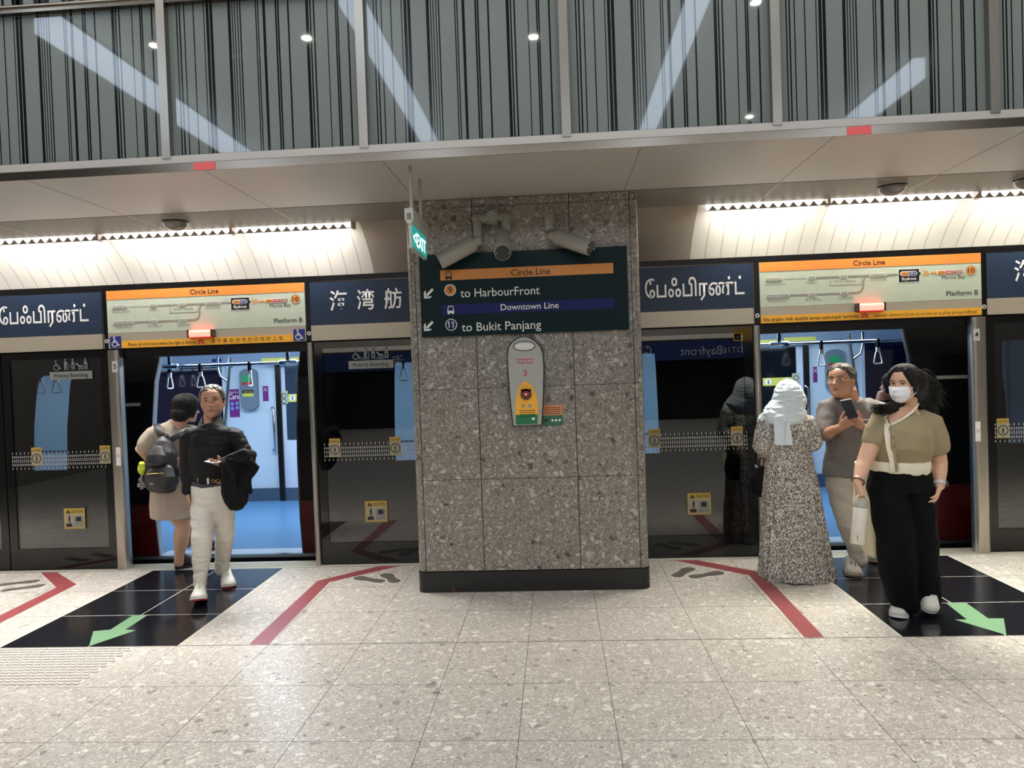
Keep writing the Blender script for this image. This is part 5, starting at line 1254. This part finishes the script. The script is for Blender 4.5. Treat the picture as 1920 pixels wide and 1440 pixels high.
def woman_scarf():
    Y0 = 5.72
    m_print = leaf_print('leaf_print_cloth', (204, 199, 188), (98, 92, 88))
    m_scarf = M('pale_blue_scarf', (218, 228, 233), .6, scale=60, var=.03, bump=.4, bscale=8)
    H = Head(P(1477, 720, Y0), P(1484, 772, Y0), PI-.35, .0, tilt=.05); H.H = .235; H.O = P(1482, 774, Y0)
    sL, sR = P(1437, 795, Y0), P(1511, 793, Y0); eL, eR = P(1431, 838, Y0), P(1524, 830, Y0); wL, wR = P(1437, 860, 5.95), P(1527, 826, 5.98)
    b = B()
    b.tube([P(1480, 900, Y0), P(1478, 850, Y0), P(1476, 815, Y0), P(1476, 795, Y0), P(1477, 782, Y0), P(1478, 765, Y0)], [(.13, .1), (.11, .085), (.14, .09), (.12, .08), (.06, .06), (.055, .055)], 20, up=UX, dome=.3)
    limb(b, [sL, eL, wL], [.05, .042, .03]); limb(b, [sR, eR, wR], [.05, .042, .03])
    for u, y in ((1470, 5.70), (1500, 5.80)): limb(b, [P(u, 900, Y0), P(u+4, 990, y), P(u+5, 1066, y), V((P(u+5, 1066, y).x, y, .05))], [.09, .06, .04, .045])
    H.skin(b); hand(b, wR, (.35, .3, .2), (-.5, .5, -.3), -1, (.6, .6, .4), .9); hand(b, wL, (-.1, .5, -.6), (1, 0, 0), 1, (.6, .6, .4), .9)
    o = person(b, m_skin_fair, V((1.79, 5.74, 0)), 'woman in pale blue headscarf and long leaf-patterned dress seen from behind at the right doorway', (H,))
    # dress: bodice, sleeves, gathered skirt in two tiers
    b = B()
    b.tube([P(1479, 856, Y0), P(1479, 845, Y0), P(1478, 825, Y0), P(1477, 805, Y0), P(1477, 792, Y0), P(1477, 784, Y0)], [(.165, .125), (.158, .12), (.168, .125), (.175, .12), (.15, .10), (.08, .075)], 24, up=UX)
    limb(b, [sL+V((.05, 0, 0)), sL, lerp(sL, eL, .5), eL, lerp(eL, wL, .35)], [.07, .078, .080, .082, .060]); limb(b, [sR+V((-.05, 0, 0)), sR, lerp(sR, eR, .5), eR, lerp(eR, wR, .4)], [.07, .075, .075, .076, .055])
    cloth('bodice', b, m_print, o, .007, 4, .006, (9, 9, 13), 3)
    def skirt(rows, nf, amp0, amp1, name, ph):
        b = B(); n = 160; vs = []
        for i in range(41):
            t = i/40; u0, v0, hw, hd = interp(rows, t); c = P(u0, v0, Y0)
            for k in range(n):
                a = 2*PI*k/n; w = math.sin(a*nf+ph+1.3*math.sin(a*2.3)+.6*math.sin(t*3+a*3))+.5*math.sin(a*nf*1.9+ph*2+t*2); r = 1+lerp(amp0, amp1, t)*w*.5
                vs.append(V((c.x+hw*r*math.cos(a), c.y+hd*r*math.sin(a), c.z+(.012*math.sin(a*3+1)*t))))
        b.add(vs, [(i*n+k, i*n+(k+1) % n, (i+1)*n+(k+1) % n, (i+1)*n+k) for i in range(40) for k in range(n)])
        return b.build(name, m_print, o, 180)
    skirt([(0, 1479, 846, .160, .12), (.12, 1480, 865, .178, .135), (.5, 1484, 925, .212, .16), (1, 1488, 990, .232, .18)], 11, .05, .09, 'skirt', .4)
    skirt([(0, 1488, 982, .230, .178), (.15, 1489, 998, .244, .19), (1, 1495, 1082, .268, .21)], 13, .06, .16, 'skirt_tier', 2.2)
    for u, y in ((1478, 5.62), (1500, 5.70)): shoe(o, V((P(u, 1070, y).x, y, 0)), V((P(u, 1070, y).x+.03, y+.23, 0)), m_black, m_black, None, .09, .07)
    # scarf
    b = B(); Rm = Matrix((H.l, H.f, H.u)).transposed()
    b.ball(P(1478, 744, Y0), (.108, .122, .135), 26, 18); b.ball(P(1485, 752, Y0+.04), (.105, .10, .13), 24, 14)
    b.tube([P(1478, 735, Y0), P(1476, 755, Y0), P(1472, 772, Y0-.01), P(1468, 783, Y0-.01)], [(.10, .11), (.118, .115), (.148, .120), (.155, .115)], 24, up=UX, dome=.3)
    b.tube([P(1430, 786, Y0+.02), P(1445, 781, Y0-.07), P(1468, 789, Y0-.115), P(1490, 783, Y0-.09), P(1504, 775, Y0+.02)], [(.045, .04), (.055, .04), (.052, .035), (.045, .035), (.04, .04)], 16, up=(0, 0, 1), dome=.5)
    b.tube([P(1465, 790, Y0-.11), P(1466, 810, Y0-.132), P(1467, 832, Y0-.138)], [(.062, .016), (.058, .014), (.060, .012)], 18, up=UX, dome=.2)
    hs = cloth('headscarf', b, m_scarf, o, .005, 3, .007, (5, 5, 24), 8, True); folds(hs.data, .004, (22, 22, 40), 3, True)
    b = B(); b.tube([P(1477, 792, Y0-.145), P(1478, 812, Y0-.155), P(1479, 834, Y0-.158)], [(.016, .010), (.024, .010), (.034, .008)], 14, up=UX, dome=.2)
    cloth('scarf_tail', b, m_scarf, o, .005, 2, .003, (20, 20, 8), 3)
    bg = thing('handbag', P(1424, 925, 5.9), 'black handbag hanging at the left side of the woman in the headscarf', 'bag')
    b = B(); b.tube([P(1424, 928, 5.9), P(1424, 912, 5.9), P(1425, 890, 5.9), P(1427, 876, 5.9)], [(.055, .10), (.066, .12), (.062, .115), (.045, .10)], 18, up=UX, dome=.25)
    cloth('bag_body', b, m_jacket, bg, .007, 3, .005, (9, 9, 9), 2)
    B().tube([P(1422, 880, 5.84), P(1424, 862, 5.86), P(1430, 852, 5.9), P(1434, 866, 5.96)], .008, 10).build('bag_handle', m_black, bg, 60)
    B().tube([P(1416, 872, 5.83), P(1420, 876, 5.83)], .009, 8).build('metal_clasp', m_chrome, bg, 60)
woman_scarf()
# ------------------------------------------------ elderly man in grey shirt looking aside, holding a phone
def man_grey():
    Y0 = 5.95
    m_shirt = M('grey_henley_cloth', (116, 110, 106), .75, scale=120, var=.12, bump=.4, bscale=10); m_trs = M('stone_trouser_cloth', (190, 180, 164), .75, scale=50, var=.04, bump=.4, bscale=9)
    H = Head(P(1587, 674, 5.82), P(1573, 745, 5.74), -.80, -.05, tilt=-.16); H.H = .262; H.O = P(1570, 745, 5.75)-H.f*(.26*H.H)
    sR, sL = P(1552, 765, 5.88), P(1641, 766, 5.92); eR, eL = P(1546, 815, 5.80), P(1655, 822, 5.84); wR, wL = P(1576, 801, 5.60), P(1617, 800, 5.60)
    hR, hL = P(1575, 905, Y0), P(1612, 905, Y0); kR, kL = P(1592, 985, 5.86), P(1630, 985, 6.0); aR, aL = P(1612, 1052, 5.86), P(1640, 1030, 6.18)
    b = B()
    b.tube([P(1594, 905, Y0), P(1590, 860, Y0), P(1594, 815, 5.92), P(1596, 780, 5.9), P(1596, 764, 5.9), P(1594, 750, 5.87), P(1590, 730, 5.83)], [(.14, .1), (.13, .1), (.15, .1), (.15, .09), (.09, .08), (.066, .066), (.062, .064)], 20, up=UX, dome=.3)
    limb(b, [sR, lerp(sR, eR, .5), eR, lerp(eR, wR, .3), wR], [.055, .05, .045, .044, .028]); limb(b, [sL, eL, lerp(eL, wL, .3), wL], [.055, .045, .044, .028])
    for A in ((hR, kR, aR), (hL, kL, aL)): limb(b, A, [.075, .055, .036])
    H.skin(b, 1.1, .4)
    hand(b, wR, P(1596, 787, 5.53)-wR, (.6, .5, .35), 1, (.5, .75, .5), .98, .04, .4, thumb_out=.6)
    hand(b, wL, P(1603, 787, 5.53)-wL, (-.7, .4, .3), -1, (.5, .75, .5), .98, .04, .4, thumb_out=.9)
    o = person(b, m_skin_mid, V((2.3, 5.85, 0)), 'elderly man in grey shirt and glasses holding a phone at the right doorway', (H,))
    H.eyes(o, .3, (48, 40, 34), thick=.011); H.mouth(o, m_lip, droop=.016)
    def mask(t, a):
        hl = .76+.03*math.cos(5*a) if a < .8 else (.76-(a-.8)*.5 if a < 1.35 else (.48 if a < 1.75 else max(.18, .55-(a-1.75)*.45)))
        return t-hl
    H.cap(o, m_brownhair, mask, .06, amp=.035, fr=(14, 14, 9), seed=9)
    gm = M('gold_wire', (206, 190, 160), .25, .8)
    b = B()
    for sx in (-1, 1):
        c = (sx*.145, .395, .475); P_ = [H.p((c[0]+.105*math.cos(k*PI/9), c[1]-.05*abs(c[0]+.105*math.cos(k*PI/9)), c[2]+.055*math.sin(k*PI/9))) for k in range(19)]
        b.tube(P_, .0022, 6); b.tube([H.p((sx*.25, .375, .485)), H.p((sx*.325, .20, .50)), H.p((sx*.345, .0, .515)), H.p((sx*.34, -.06, .48))], .0026, 6)
    b.tube([H.p((-.04, .42, .49)), H.p((0, .43, .50)), H.p((.04, .42, .49))], .0024, 6); b.build('glasses', gm, o, 60)
    # shirt
    b = B()
    b.tube([P(1586, 892, Y0), P(1587, 875, Y0), P(1590, 845, 5.94), P(1594, 812, 5.92), P(1596, 785, 5.9), P(1597, 768, 5.89), P(1597, 757, 5.88), P(1596, 749, 5.87)], [(.192, .14), (.186, .138), (.176, .135), (.186, .135), (.200, .125), (.175, .105), (.115, .09), (.082, .08)], 26, up=UX)
    limb(b, [sR+V((.06, 0, .01)), sR, lerp(sR, eR, .5), lerp(sR, eR, .92)], [.085, .085, .085, .083]); limb(b, [sL+V((-.06, 0, .01)), sL, lerp(sL, eL, .5), lerp(sL, eL, .85)], [.085, .085, .082, .08])
    cloth('shirt', b, m_shirt, o, .007, 4, .011, (8, 8, 10), 11)
    b = B(); b.tube([P(1590, 762, 5.778), P(1591, 778, 5.768), P(1592, 792, 5.766)], [(.018, .006)]*3, 10, up=UX, dome=.3); b.build('placket', M('shirt_placket', (134, 128, 122), .7), o, 60)
    B().tube([P(1617, 788, 5.775), P(1637, 786, 5.80)], .004, 6).build('pocket_trim', M('pocket_trim', (150, 142, 132), .7), o, 60)
    # trousers
    b = B()
    b.tube([P(1589, 884, Y0), P(1592, 900, Y0), P(1594, 925, Y0)], [(.165, .125), (.178, .135), (.165, .12)], 24, up=UX)
    limb(b, [hR, lerp(hR, kR, .45), kR, lerp(kR, aR, .5), aR], [.108, .104, .088, .075, .060]); limb(b, [hL, lerp(hL, kL, .45), kL, lerp(kL, aL, .5), aL], [.108, .10, .085, .075, .062])
    cloth('trousers', b, m_trs, o, .007, 4, .011, (8, 8, 12), 13)
    m_clog = M('beige_clog', (176, 164, 146), .6)
    x = fl(1610, 1086).x
    c = shoe(o, V((x+.035, 5.93, .002)), V((x-.01, 5.665, .002)), m_clog, M('clog_sole', (120, 110, 98), .6), None, .118, .095, 'clog')
    b = B()
    for dx, dy in ((-.02, .07), (.012, .07), (.04, .075), (-.005, .095), (.028, .098), (.005, .05), (.03, .05)): b.ball(V((x+dx, 5.665+dy, .028+.05+dy*.22)), (.006, .006, .004), 8, 6)
    b.build('clog_holes', m_ink, c, 180)
    shoe(o, V((aL.x, 6.30, .02)), V((aL.x-.03, 6.05, .004)), m_clog, m_clog, None, .115, .09, 'clog')
    ph = thing('mobile_phone', P(1592, 770, 5.5), 'black phone held by the elderly man in the grey shirt', 'phone')
    c = P(1592, 767, 5.515); ux = V((.99, .1, .14)).normalized(); uz = V((-.1, .42, .9)).normalized(); uz = (uz-ux*uz.dot(ux)).normalized(); un = ux.cross(uz)
    def slabo(cx, cz, w, h, t0, t1): return [c+ux*(cx+i*w)+uz*(cz+j*h)+un*t for t in (t0, t1) for i, j in ((-1, -1), (1, -1), (1, 1), (-1, 1))]
    BF = [(3, 2, 1, 0), (4, 5, 6, 7), (0, 1, 5, 4), (1, 2, 6, 5), (2, 3, 7, 6), (3, 0, 4, 7)]
    B().add(slabo(0, 0, .038, .076, 0, .009), BF).build('phone_body', M('phone_black', (18, 18, 20), .25), ph)
    B().add(slabo(0, .0735, .039, .004, -.001, .0105), BF).build('phone_edge', m_white, ph)
    b = B()
    for i, j in ((.012, .05), (.012, .03)): b.ball(c+ux*i+uz*j+un*.010, .006, 8, 6); b.ball(c+ux*i+uz*j+un*-.001, .006, 8, 6)
    b.build('phone_lenses', M('phone_lens', (40, 42, 48), .15), ph, 180)
man_grey()
# ------------------------------------------------ woman with face mask walking towards the camera
def woman_mask():
    Y0 = 4.78
    m_knit = M('khaki_knit', (150, 136, 104), .85, scale=160, var=.14, stretch=(1.4, 1.4, .5), bump=.5, bscale=40); m_trim = M('cream_knit', (226, 218, 196), .8, scale=120, var=.05)
    m_pants = M('black_wide_trouser_cloth', (11, 11, 14), .8, spec=.12, scale=60, var=.2, bump=.4, bscale=8)
    H = Head(P(1697, 688, 4.74), P(1690, 752, 4.72), -.86, .03, tilt=.10); H.H = .232; H.O = P(1694, 754, 4.74)-H.f*(.08*H.H)
    sR, sL = P(1653, 788, 4.76), P(1744, 793, 4.80); eR, eL = P(1620, 868, 4.70), P(1762, 868, 4.80); wR, wL = P(1608, 905, 4.62), P(1762, 912, 4.72)
    b = B()
    b.tube([P(1690, 900, Y0), P(1688, 870, Y0), P(1690, 835, Y0-.01), P(1694, 800, Y0), P(1698, 778, Y0), P(1702, 766, Y0), P(1702, 745, Y0)], [(.15, .11), (.14, .10), (.15, .11), (.145, .09), (.10, .075), (.058, .058), (.054, .056)], 22, up=UX, dome=.3)
    limb(b, [sR, lerp(sR, eR, .5), eR, lerp(eR, wR, .3), wR], [.05, .056, .046, .044, .028]); limb(b, [sL, lerp(sL, eL, .5), eL, lerp(eL, wL, .3), wL], [.05, .056, .046, .044, .029])
    hR, hL = P(1662, 910, Y0), P(1715, 910, Y0); kR, kL = P(1680, 1010, 4.72), P(1722, 1010, 4.80); aR, aL = P(1690, 1120, 4.86), P(1742, 1115, 4.92)
    for A in ((hR, kR, aR), (hL, kL, aL)): limb(b, A, [.085, .055, .036])
    H.skin(b)
    hand(b, wR, (.06, -.10, -1), (1, .25, 0), -1, (1.1, 1.2, .6), .9, .03, .6, thumb_out=.5)
    hand(b, wL, P(1752, 945, 4.66)-wL, (-1, .2, -.2), 1, (.25, .3, .2), .92, .06, .3, thumb_out=.45)
    o = person(b, m_skin_fair, V((2.25, 4.8, 0)), 'woman in khaki cardigan, white face mask and wide black trousers walking past the right doorway', (H,))
    H.eyes(o, -.25, (34, 26, 22), thick=.008)
    # hair: cap, then long strands blown back and one lock over the shoulder
    def mask(t, a): return t-(.80 if a < .35 else .80-(a-.35)*.55 if a < 1.15 else .36-(a-1.15)*.6 if a < 1.6 else .06)
    H.cap(o, m_hair, mask, .065, amp=.010, fr=(26, 26, 5), seed=2)
    random.seed(4)
    b = B()      # volumes of the blown hair
    b.tube([H.p((.12, -.20, .62)), P(1715, 722, 4.80), P(1732, 742, 4.86), P(1746, 762, 4.90)], [(.075, .09), (.080, .075), (.055, .045), (.012, .015)], 18, dome=.5)
    b.tube([H.p((.10, -.30, .55)), P(1714, 740, 4.84), P(1724, 760, 4.88), P(1732, 778, 4.88)], [(.10, .09), (.085, .07), (.065, .05), (.02, .02)], 18, dome=.5)
    b.tube([P(1692, 752, 4.80), P(1680, 761, 4.72), P(1664, 767.5, 4.675), P(1648, 771, 4.66)], [(.034, .036), (.036, .03), (.034, .022), (.012, .010)], 16, dome=.5)
    me = vox(b, .007, 3); folds(me, .006, (30, 30, 30), 3); me.name = 'hair_volume'; link('hair_volume', me, o, [m_hair], 180)
    b = B()
    def lock(s, e, bend, r0, n=7):
        Q = []
        for i in range(n):
            t = i/(n-1); Q.append(lerp(s, e, t)+bend*(4*t*(1-t)*.5)+V((0, 0, .006*math.sin(t*6+s.x*90))))
        b.tube(Q, [r0*(1-.85*(i/(n-1))**1.6) for i in range(n)], 5)
    for i in range(190):     # blown back, to the right of the picture
        sp_ = random.random(); s = H.p((.24+random.uniform(-.14, .10), random.uniform(-.40, .05), .34+.50*sp_)); k = random.random()
        e = P(1738+38*k*(.5+.5*sp_)+random.uniform(-8, 8), 782-44*sp_-8*k+random.uniform(-9, 9), 4.88+random.uniform(-.06, .10))
        lock(s, e, V((.04, .03, .05*sp_+random.uniform(-.03, .03))), random.uniform(.0035, .0075))
    for i in range(26):      # stray wisps
        s = H.p((.3, -.1, random.uniform(.45, .8))); e = P(1768+random.uniform(-8, 18), 738+random.uniform(-6, 34), 4.86+random.uniform(-.05, .1)); lock(s, e, V((.02, .02, .05)), .0022)
    for i in range(170):     # lock over the right shoulder (left in the picture)
        k = random.random(); s = P(1690+random.uniform(-7, 5), 755+random.uniform(-6, 7), 4.76+random.uniform(-.03, .05))
        e = P(1630+26*k+random.uniform(-3, 4), 758+20*random.random()+5*k, 4.65+random.uniform(-.03, .02)); lock(s, e, V((-.005, -.05, .0+random.uniform(-.025, .015))), random.uniform(.003, .0055))
    b.build('long_hair', m_hair, o, 180)
    # face mask with its creases and ear loops
    b = B(); vs = []; nu, nv = 24, 14
    for j in range(nv+1):
        for i in range(nu+1):
            x = -1+2*i/nu; t = lerp(.045, .47, j/nv); hw = lerp(.62, .95, math.sin(j/nv*PI*.8+.25)); a = x*hw*1.05
            q = head_r(t, a, .55); q = q+V((math.sin(a), math.cos(a), 0))*(.035+.085*g(x, .55)*g(t-.27, .17)-.010*(abs(t-.27) < .012))
            vs.append(H.p(q))
    b.add(vs, [(j*(nu+1)+i, j*(nu+1)+i+1, (j+1)*(nu+1)+i+1, (j+1)*(nu+1)+i) for j in range(nv) for i in range(nu)])
    fm = b.build('face_mask', M('white_mask', (232, 232, 234), .7), o, 180)
    b = B()
    for sx in (-1, 1):
        for t0, t1 in ((.40, .52), (.12, .40)): b.tube([H.p(head_r(t0, sx*.98)*1.0+V((sx*.03, .02, 0))), H.p(V((sx*.335, .10, (t0+t1)/2))), H.p(V((sx*.365, .0, t1)))], .0022, 6)
    b.build('ear_loops', m_white, fm, 60)
    # cardigan
    b = B()
    b.tube([P(1687, 868, Y0), P(1688, 855, Y0), P(1690, 835, Y0-.015), P(1693, 812, Y0-.015), P(1697, 790, Y0), P(1700, 776, Y0+.01)], [(.176, .13), (.182, .138), (.190, .155), (.186, .145), (.175, .105), (.12, .085)], 26, up=UX)
    limb(b, [sL+V((-.06, 0, .03)), sL+V((.005, 0, .0)), lerp(sL, eL, .35), lerp(sL, eL, .60)], [.062, .078, .088, .082]); limb(b, [sR+V((.05, 0, .02)), sR, lerp(sR, eR, .3), lerp(sR, eR, .50)], [.06, .070, .074, .068])
    cd_ = cloth('cardigan', b, m_knit, o, .007, 4, .007, (10, 10, 7), 21)
    b = B(); b.tube([P(1686, 886, Y0), P(1687, 874, Y0), P(1687, 863, Y0)], [(.178, .136), (.186, .143), (.184, .14)], 40, up=UX); cloth('waist_rib', b, m_trim, o, .007, 2, .003, (30, 30, 2), 1)
    bx = [(1668, 796), (1670, 815), (1673, 838), (1677, 862), (1679, 884)]
    def front(u, v, d=.0):   # on the front surface of the cardigan
        k = (v-775)/(868-775); dep = interp([(0, .085), (.2, .11), (.42, .150), (.65, .160), (.85, .145), (1.2, .148)], max(0, k))[0]; c = P(1690, v, Y0).x; x = P(u, v, Y0-dep).x; s = max(-.98, min(.98, (x-c)/.19))
        return V((x, Y0-dep*math.sqrt(1-s*s)-.008-d, P(u, v, Y0-dep).z))
    b = B(); b.tube([front(u, v) for u, v in bx], [(.024, .007)]*5, 12, up=UX, dome=.2); pl = b.build('button_band', m_trim, o, 60)
    b = B(); b.tube([front(1675+(v-800)*.09, v, .004) for v in (800, 820, 845, 870, 884)], [(.009, .006)]*5, 12, up=UX, dome=.2); b.build('khaki_band', m_knit, pl, 60)
    b = B()
    for v in (818, 835, 853, 872): b.ball(front(1675+(v-800)*.09, v, .012), (.008, .005, .008), 10, 8)
    b.build('buttons', M('tan_button', (150, 128, 92), .4), pl, 180)
    # neckline: skin-coloured opening and two cream trims
    nk = [(1666, 792), (1660, 780), (1668, 771)]; nr = [(1672, 797), (1690, 786), (1708, 773), (1719, 761)]
    b = B(); b.tube([front(u, v, .004) for u, v in nr[:3]]+[P(1719, 762, Y0-.06), P(1722, 756, Y0+.02)], [(.008, .005)]*5, 12, up=UX); b.build('neck_trim', m_trim, o, 60)
    b = B(); b.tube([front(1668, 797, .004), front(1661, 783, .006), P(1672, 770, Y0-.09)], [(.007, .005)]*3, 12, up=UX); b.build('neck_trim', m_trim, o, 60)
    b = B(); b.add([front(1671, 796, .002), front(1687, 784, .002), front(1704, 773, .002), P(1716, 763, Y0-.062), P(1700, 760, Y0-.075), P(1684, 765, Y0-.08), front(1668, 781, .002)], [(0, 1, 2, 3, 4, 5, 6)]); b.build('neckline_skin', M('neck_skin', (206, 160, 132), .55), o)
    # trousers
    b = B()
    b.tube([P(1686, 878, Y0), P(1687, 895, Y0), P(1689, 920, Y0)], [(.176, .13), (.188, .14), (.186, .14)], 24, up=UX)
    limb(b, [hR, lerp(hR, kR, .5), kR, P(1682, 1070, 4.80), P(1692, 1115, 4.84), P(1699, 1134, 4.84)], [(.115, .12), (.115, .12), (.115, .12), (.115, .115), (.095, .10), (.085, .09)])
    limb(b, [hL, lerp(hL, kL, .5), kL, P(1724, 1070, 4.86), P(1733, 1105, 4.88), P(1738, 1122, 4.88)], [(.115, .12), (.115, .12), (.115, .12), (.110, .115), (.092, .10), (.082, .09)])
    cloth('trousers', b, m_pants, o, .008, 4, .012, (8, 8, 4), 23)
    m_tr = M('white_trainer', (214, 210, 202), .5, scale=40, var=.06)
    t0 = fl(1688, 1163); shoe(o, V((t0.x+.13, t0.y+.24, .002)), V((t0.x-.01, t0.y+.015, .002)), m_tr, m_white, m_lace, .108, .10)
    shoe(o, V((P(1743, 1122, 4.88).x, 4.95, .16)), V((P(1745, 1155, 4.76).x, 4.765, .03)), m_tr, m_white, m_lace, .105, .10, up=(0, -.5, .8), label='lifted white trainer')
    # watch and bracelet
    d = (wL-eL).normalized(); c = lerp(eL, wL, .88)
    b = B(); b.tube([c-d*.011, c+d*.011], [.037, .036], 24); w = b.build('watch_strap', M('watch_strap', (200, 192, 184), .5), o, 40)
    b = B(); b.ball(c+V((.032, -.018, 0)), (.012, .018, .020), 14, 10); b.build('watch_case', M('watch_glass', (40, 42, 46), .15), w, 180)
    d = (wR-eR).normalized(); c = lerp(eR, wR, .93); ax = d.orthogonal().normalized(); bx_ = d.cross(ax)
    b = B(); b.tube([c+(ax*math.cos(k*PI/10)+bx_*math.sin(k*PI/10))*.037 for k in range(21)], .005, 8); b.build('bracelet', M('brown_bracelet', (96, 72, 50), .5), o, 60)
    # bottle carried by its handle
    bt = thing('water_bottle', P(1609, 1020, 4.60), 'cream insulated water bottle carried by the woman in the face mask', 'bottle')
    t_, q = P(1614, 952, 4.60), P(1607.5, 1020, 4.58); d = (q-t_).normalized(); r = .0425; m_bot = M('cream_bottle', (214, 206, 190), .4)
    B().tube([t_, t_+d*.004, lerp(t_, q, .97), q], [r*.96, r, r, r*.93], 32).build('bottle_body', m_bot, bt, 40)
    B().tube([t_-d*.048, t_-d*.044, t_-d*.004, t_-d*.0005], [r*.86, r*.93, r*.97, r*.97], 32).build('bottle_lid', M('grey_lid', (160, 160, 150), .4), bt, 40)
    k = t_-d*.048; B().tube([k+V((-.03, 0, 0)), k+V((-.022, -.004, .028)), k+V((0, -.008, .040)), k+V((.02, -.004, .028)), k+V((.03, 0, 0))], .007, 10, dome=.3).build('carry_loop', M('lid_loop', (214, 206, 192), .4), bt, 60)
    c = lerp(t_, q, .82)+V((-.018, -r*.93, 0)); B().box(c.x-.002, c.x+.002, c.y-.0006, c.y+.004, c.z-.022, c.z+.022).build('bottle_print', M('bottle_print', (150, 142, 128), .5), bt)
    # tote bag on her far side
    tb = thing('tote_bag', P(1630, 1000, 4.98), 'cream cloth tote bag hanging behind the arm of the woman in the face mask', 'bag')
    m_tote = M('cream_canvas', (206, 198, 166), .85, scale=120, var=.08, bump=.4, bscale=10)
    b = B(); b.tube([P(1630, 1036, 5.0), P(1626, 1000, 4.99), P(1624, 940, 4.98), P(1622, 890, 4.98), P(1620, 868, 4.98)], [(.03, .10), (.055, .13), (.065, .14), (.055, .13), (.045, .12)], 18, up=UX, dome=.2)
    cloth('bag_body', b, m_tote, tb, .008, 3, .010, (6, 6, 7), 4)
    b = B(); b.tube([P(1615, 875, 4.95), P(1620, 850, 4.95), P(1640, 800, 4.92), P(1654, 768, 4.86)], [(.012, .004)]*4, 10, up=UX); b.build('bag_strap', m_tote, tb, 60)
woman_mask()
# ------------------------------------------------ passenger further inside the train, mostly hidden
def passenger():
    Y0 = 7.6; x = P(1656, 720, Y0).x; b = B(); zt = P(1656, 702, Y0).z-1.60
    H = Head(V((x, Y0, 1.60+zt)), V((x, Y0, 1.375+zt)), -2.2); H.H = .225
    b.tube([(x, Y0, .9), (x, Y0, 1.1+zt), (x, Y0, 1.25+zt), (x, Y0, 1.33+zt), (x, Y0, 1.42+zt)], [(.14, .1), (.13, .1), (.14, .09), (.08, .07), (.055, .055)], 18, up=UX, dome=.3)
    for s in (-1, 1):
        limb(b, [(x+s*.15, Y0, 1.29+zt), (x+s*.20, Y0, 1.05+zt), (x+s*.19, Y0-.05, .84)], [.045, .04, .028]); hand(b, (x+s*.19, Y0-.05, .84), (0, -.1, -1), (-s, 0, 0), 1, (.3, .3, .2), .9); limb(b, [(x+s*.085, Y0, .9), (x+s*.09, Y0, .5), (x+s*.09, Y0, .1)], [.08, .055, .036])
    H.skin(b)
    o = person(b, m_skin_mid, V((x, Y0, .03)), 'dark-haired passenger inside the train, half hidden behind the elderly man', (H,), .007)
    H.eyes(o); H.mouth(o, m_lip); H.cap(o, m_hair, lambda t, a: t-(.78 if a < .6 else .78-(a-.6)*.9 if a < 1.2 else .1), .09, amp=.02)
    b = B(); b.tube([(x, Y0, .72), (x, Y0, 1.05+zt), (x, Y0, 1.25+zt), (x, Y0, 1.34+zt)], [(.19, .14), (.17, .13), (.18, .12), (.09, .08)], 20, up=UX)
    for s in (-1, 1): limb(b, [(x+s*.13, Y0, 1.29+zt), (x+s*.20, Y0, 1.05+zt), (x+s*.195, Y0-.04, .9)], [.075, .062, .05])
    cloth('coat', b, m_jacket, o, .01, 3, .006)
    b = B()
    for s in (-1, 1): limb(b, [(x+s*.085, Y0, .8), (x+s*.09, Y0, .5), (x+s*.09, Y0, .1)], [.1, .075, .06])
    cloth('trousers', b, m_jacket, o, .01, 3, .006)
    for s in (-1, 1): shoe(o, V((x+s*.09, Y0+.08, .03)), V((x+s*.09, Y0-.17, .03)), m_black, m_black)
passenger()
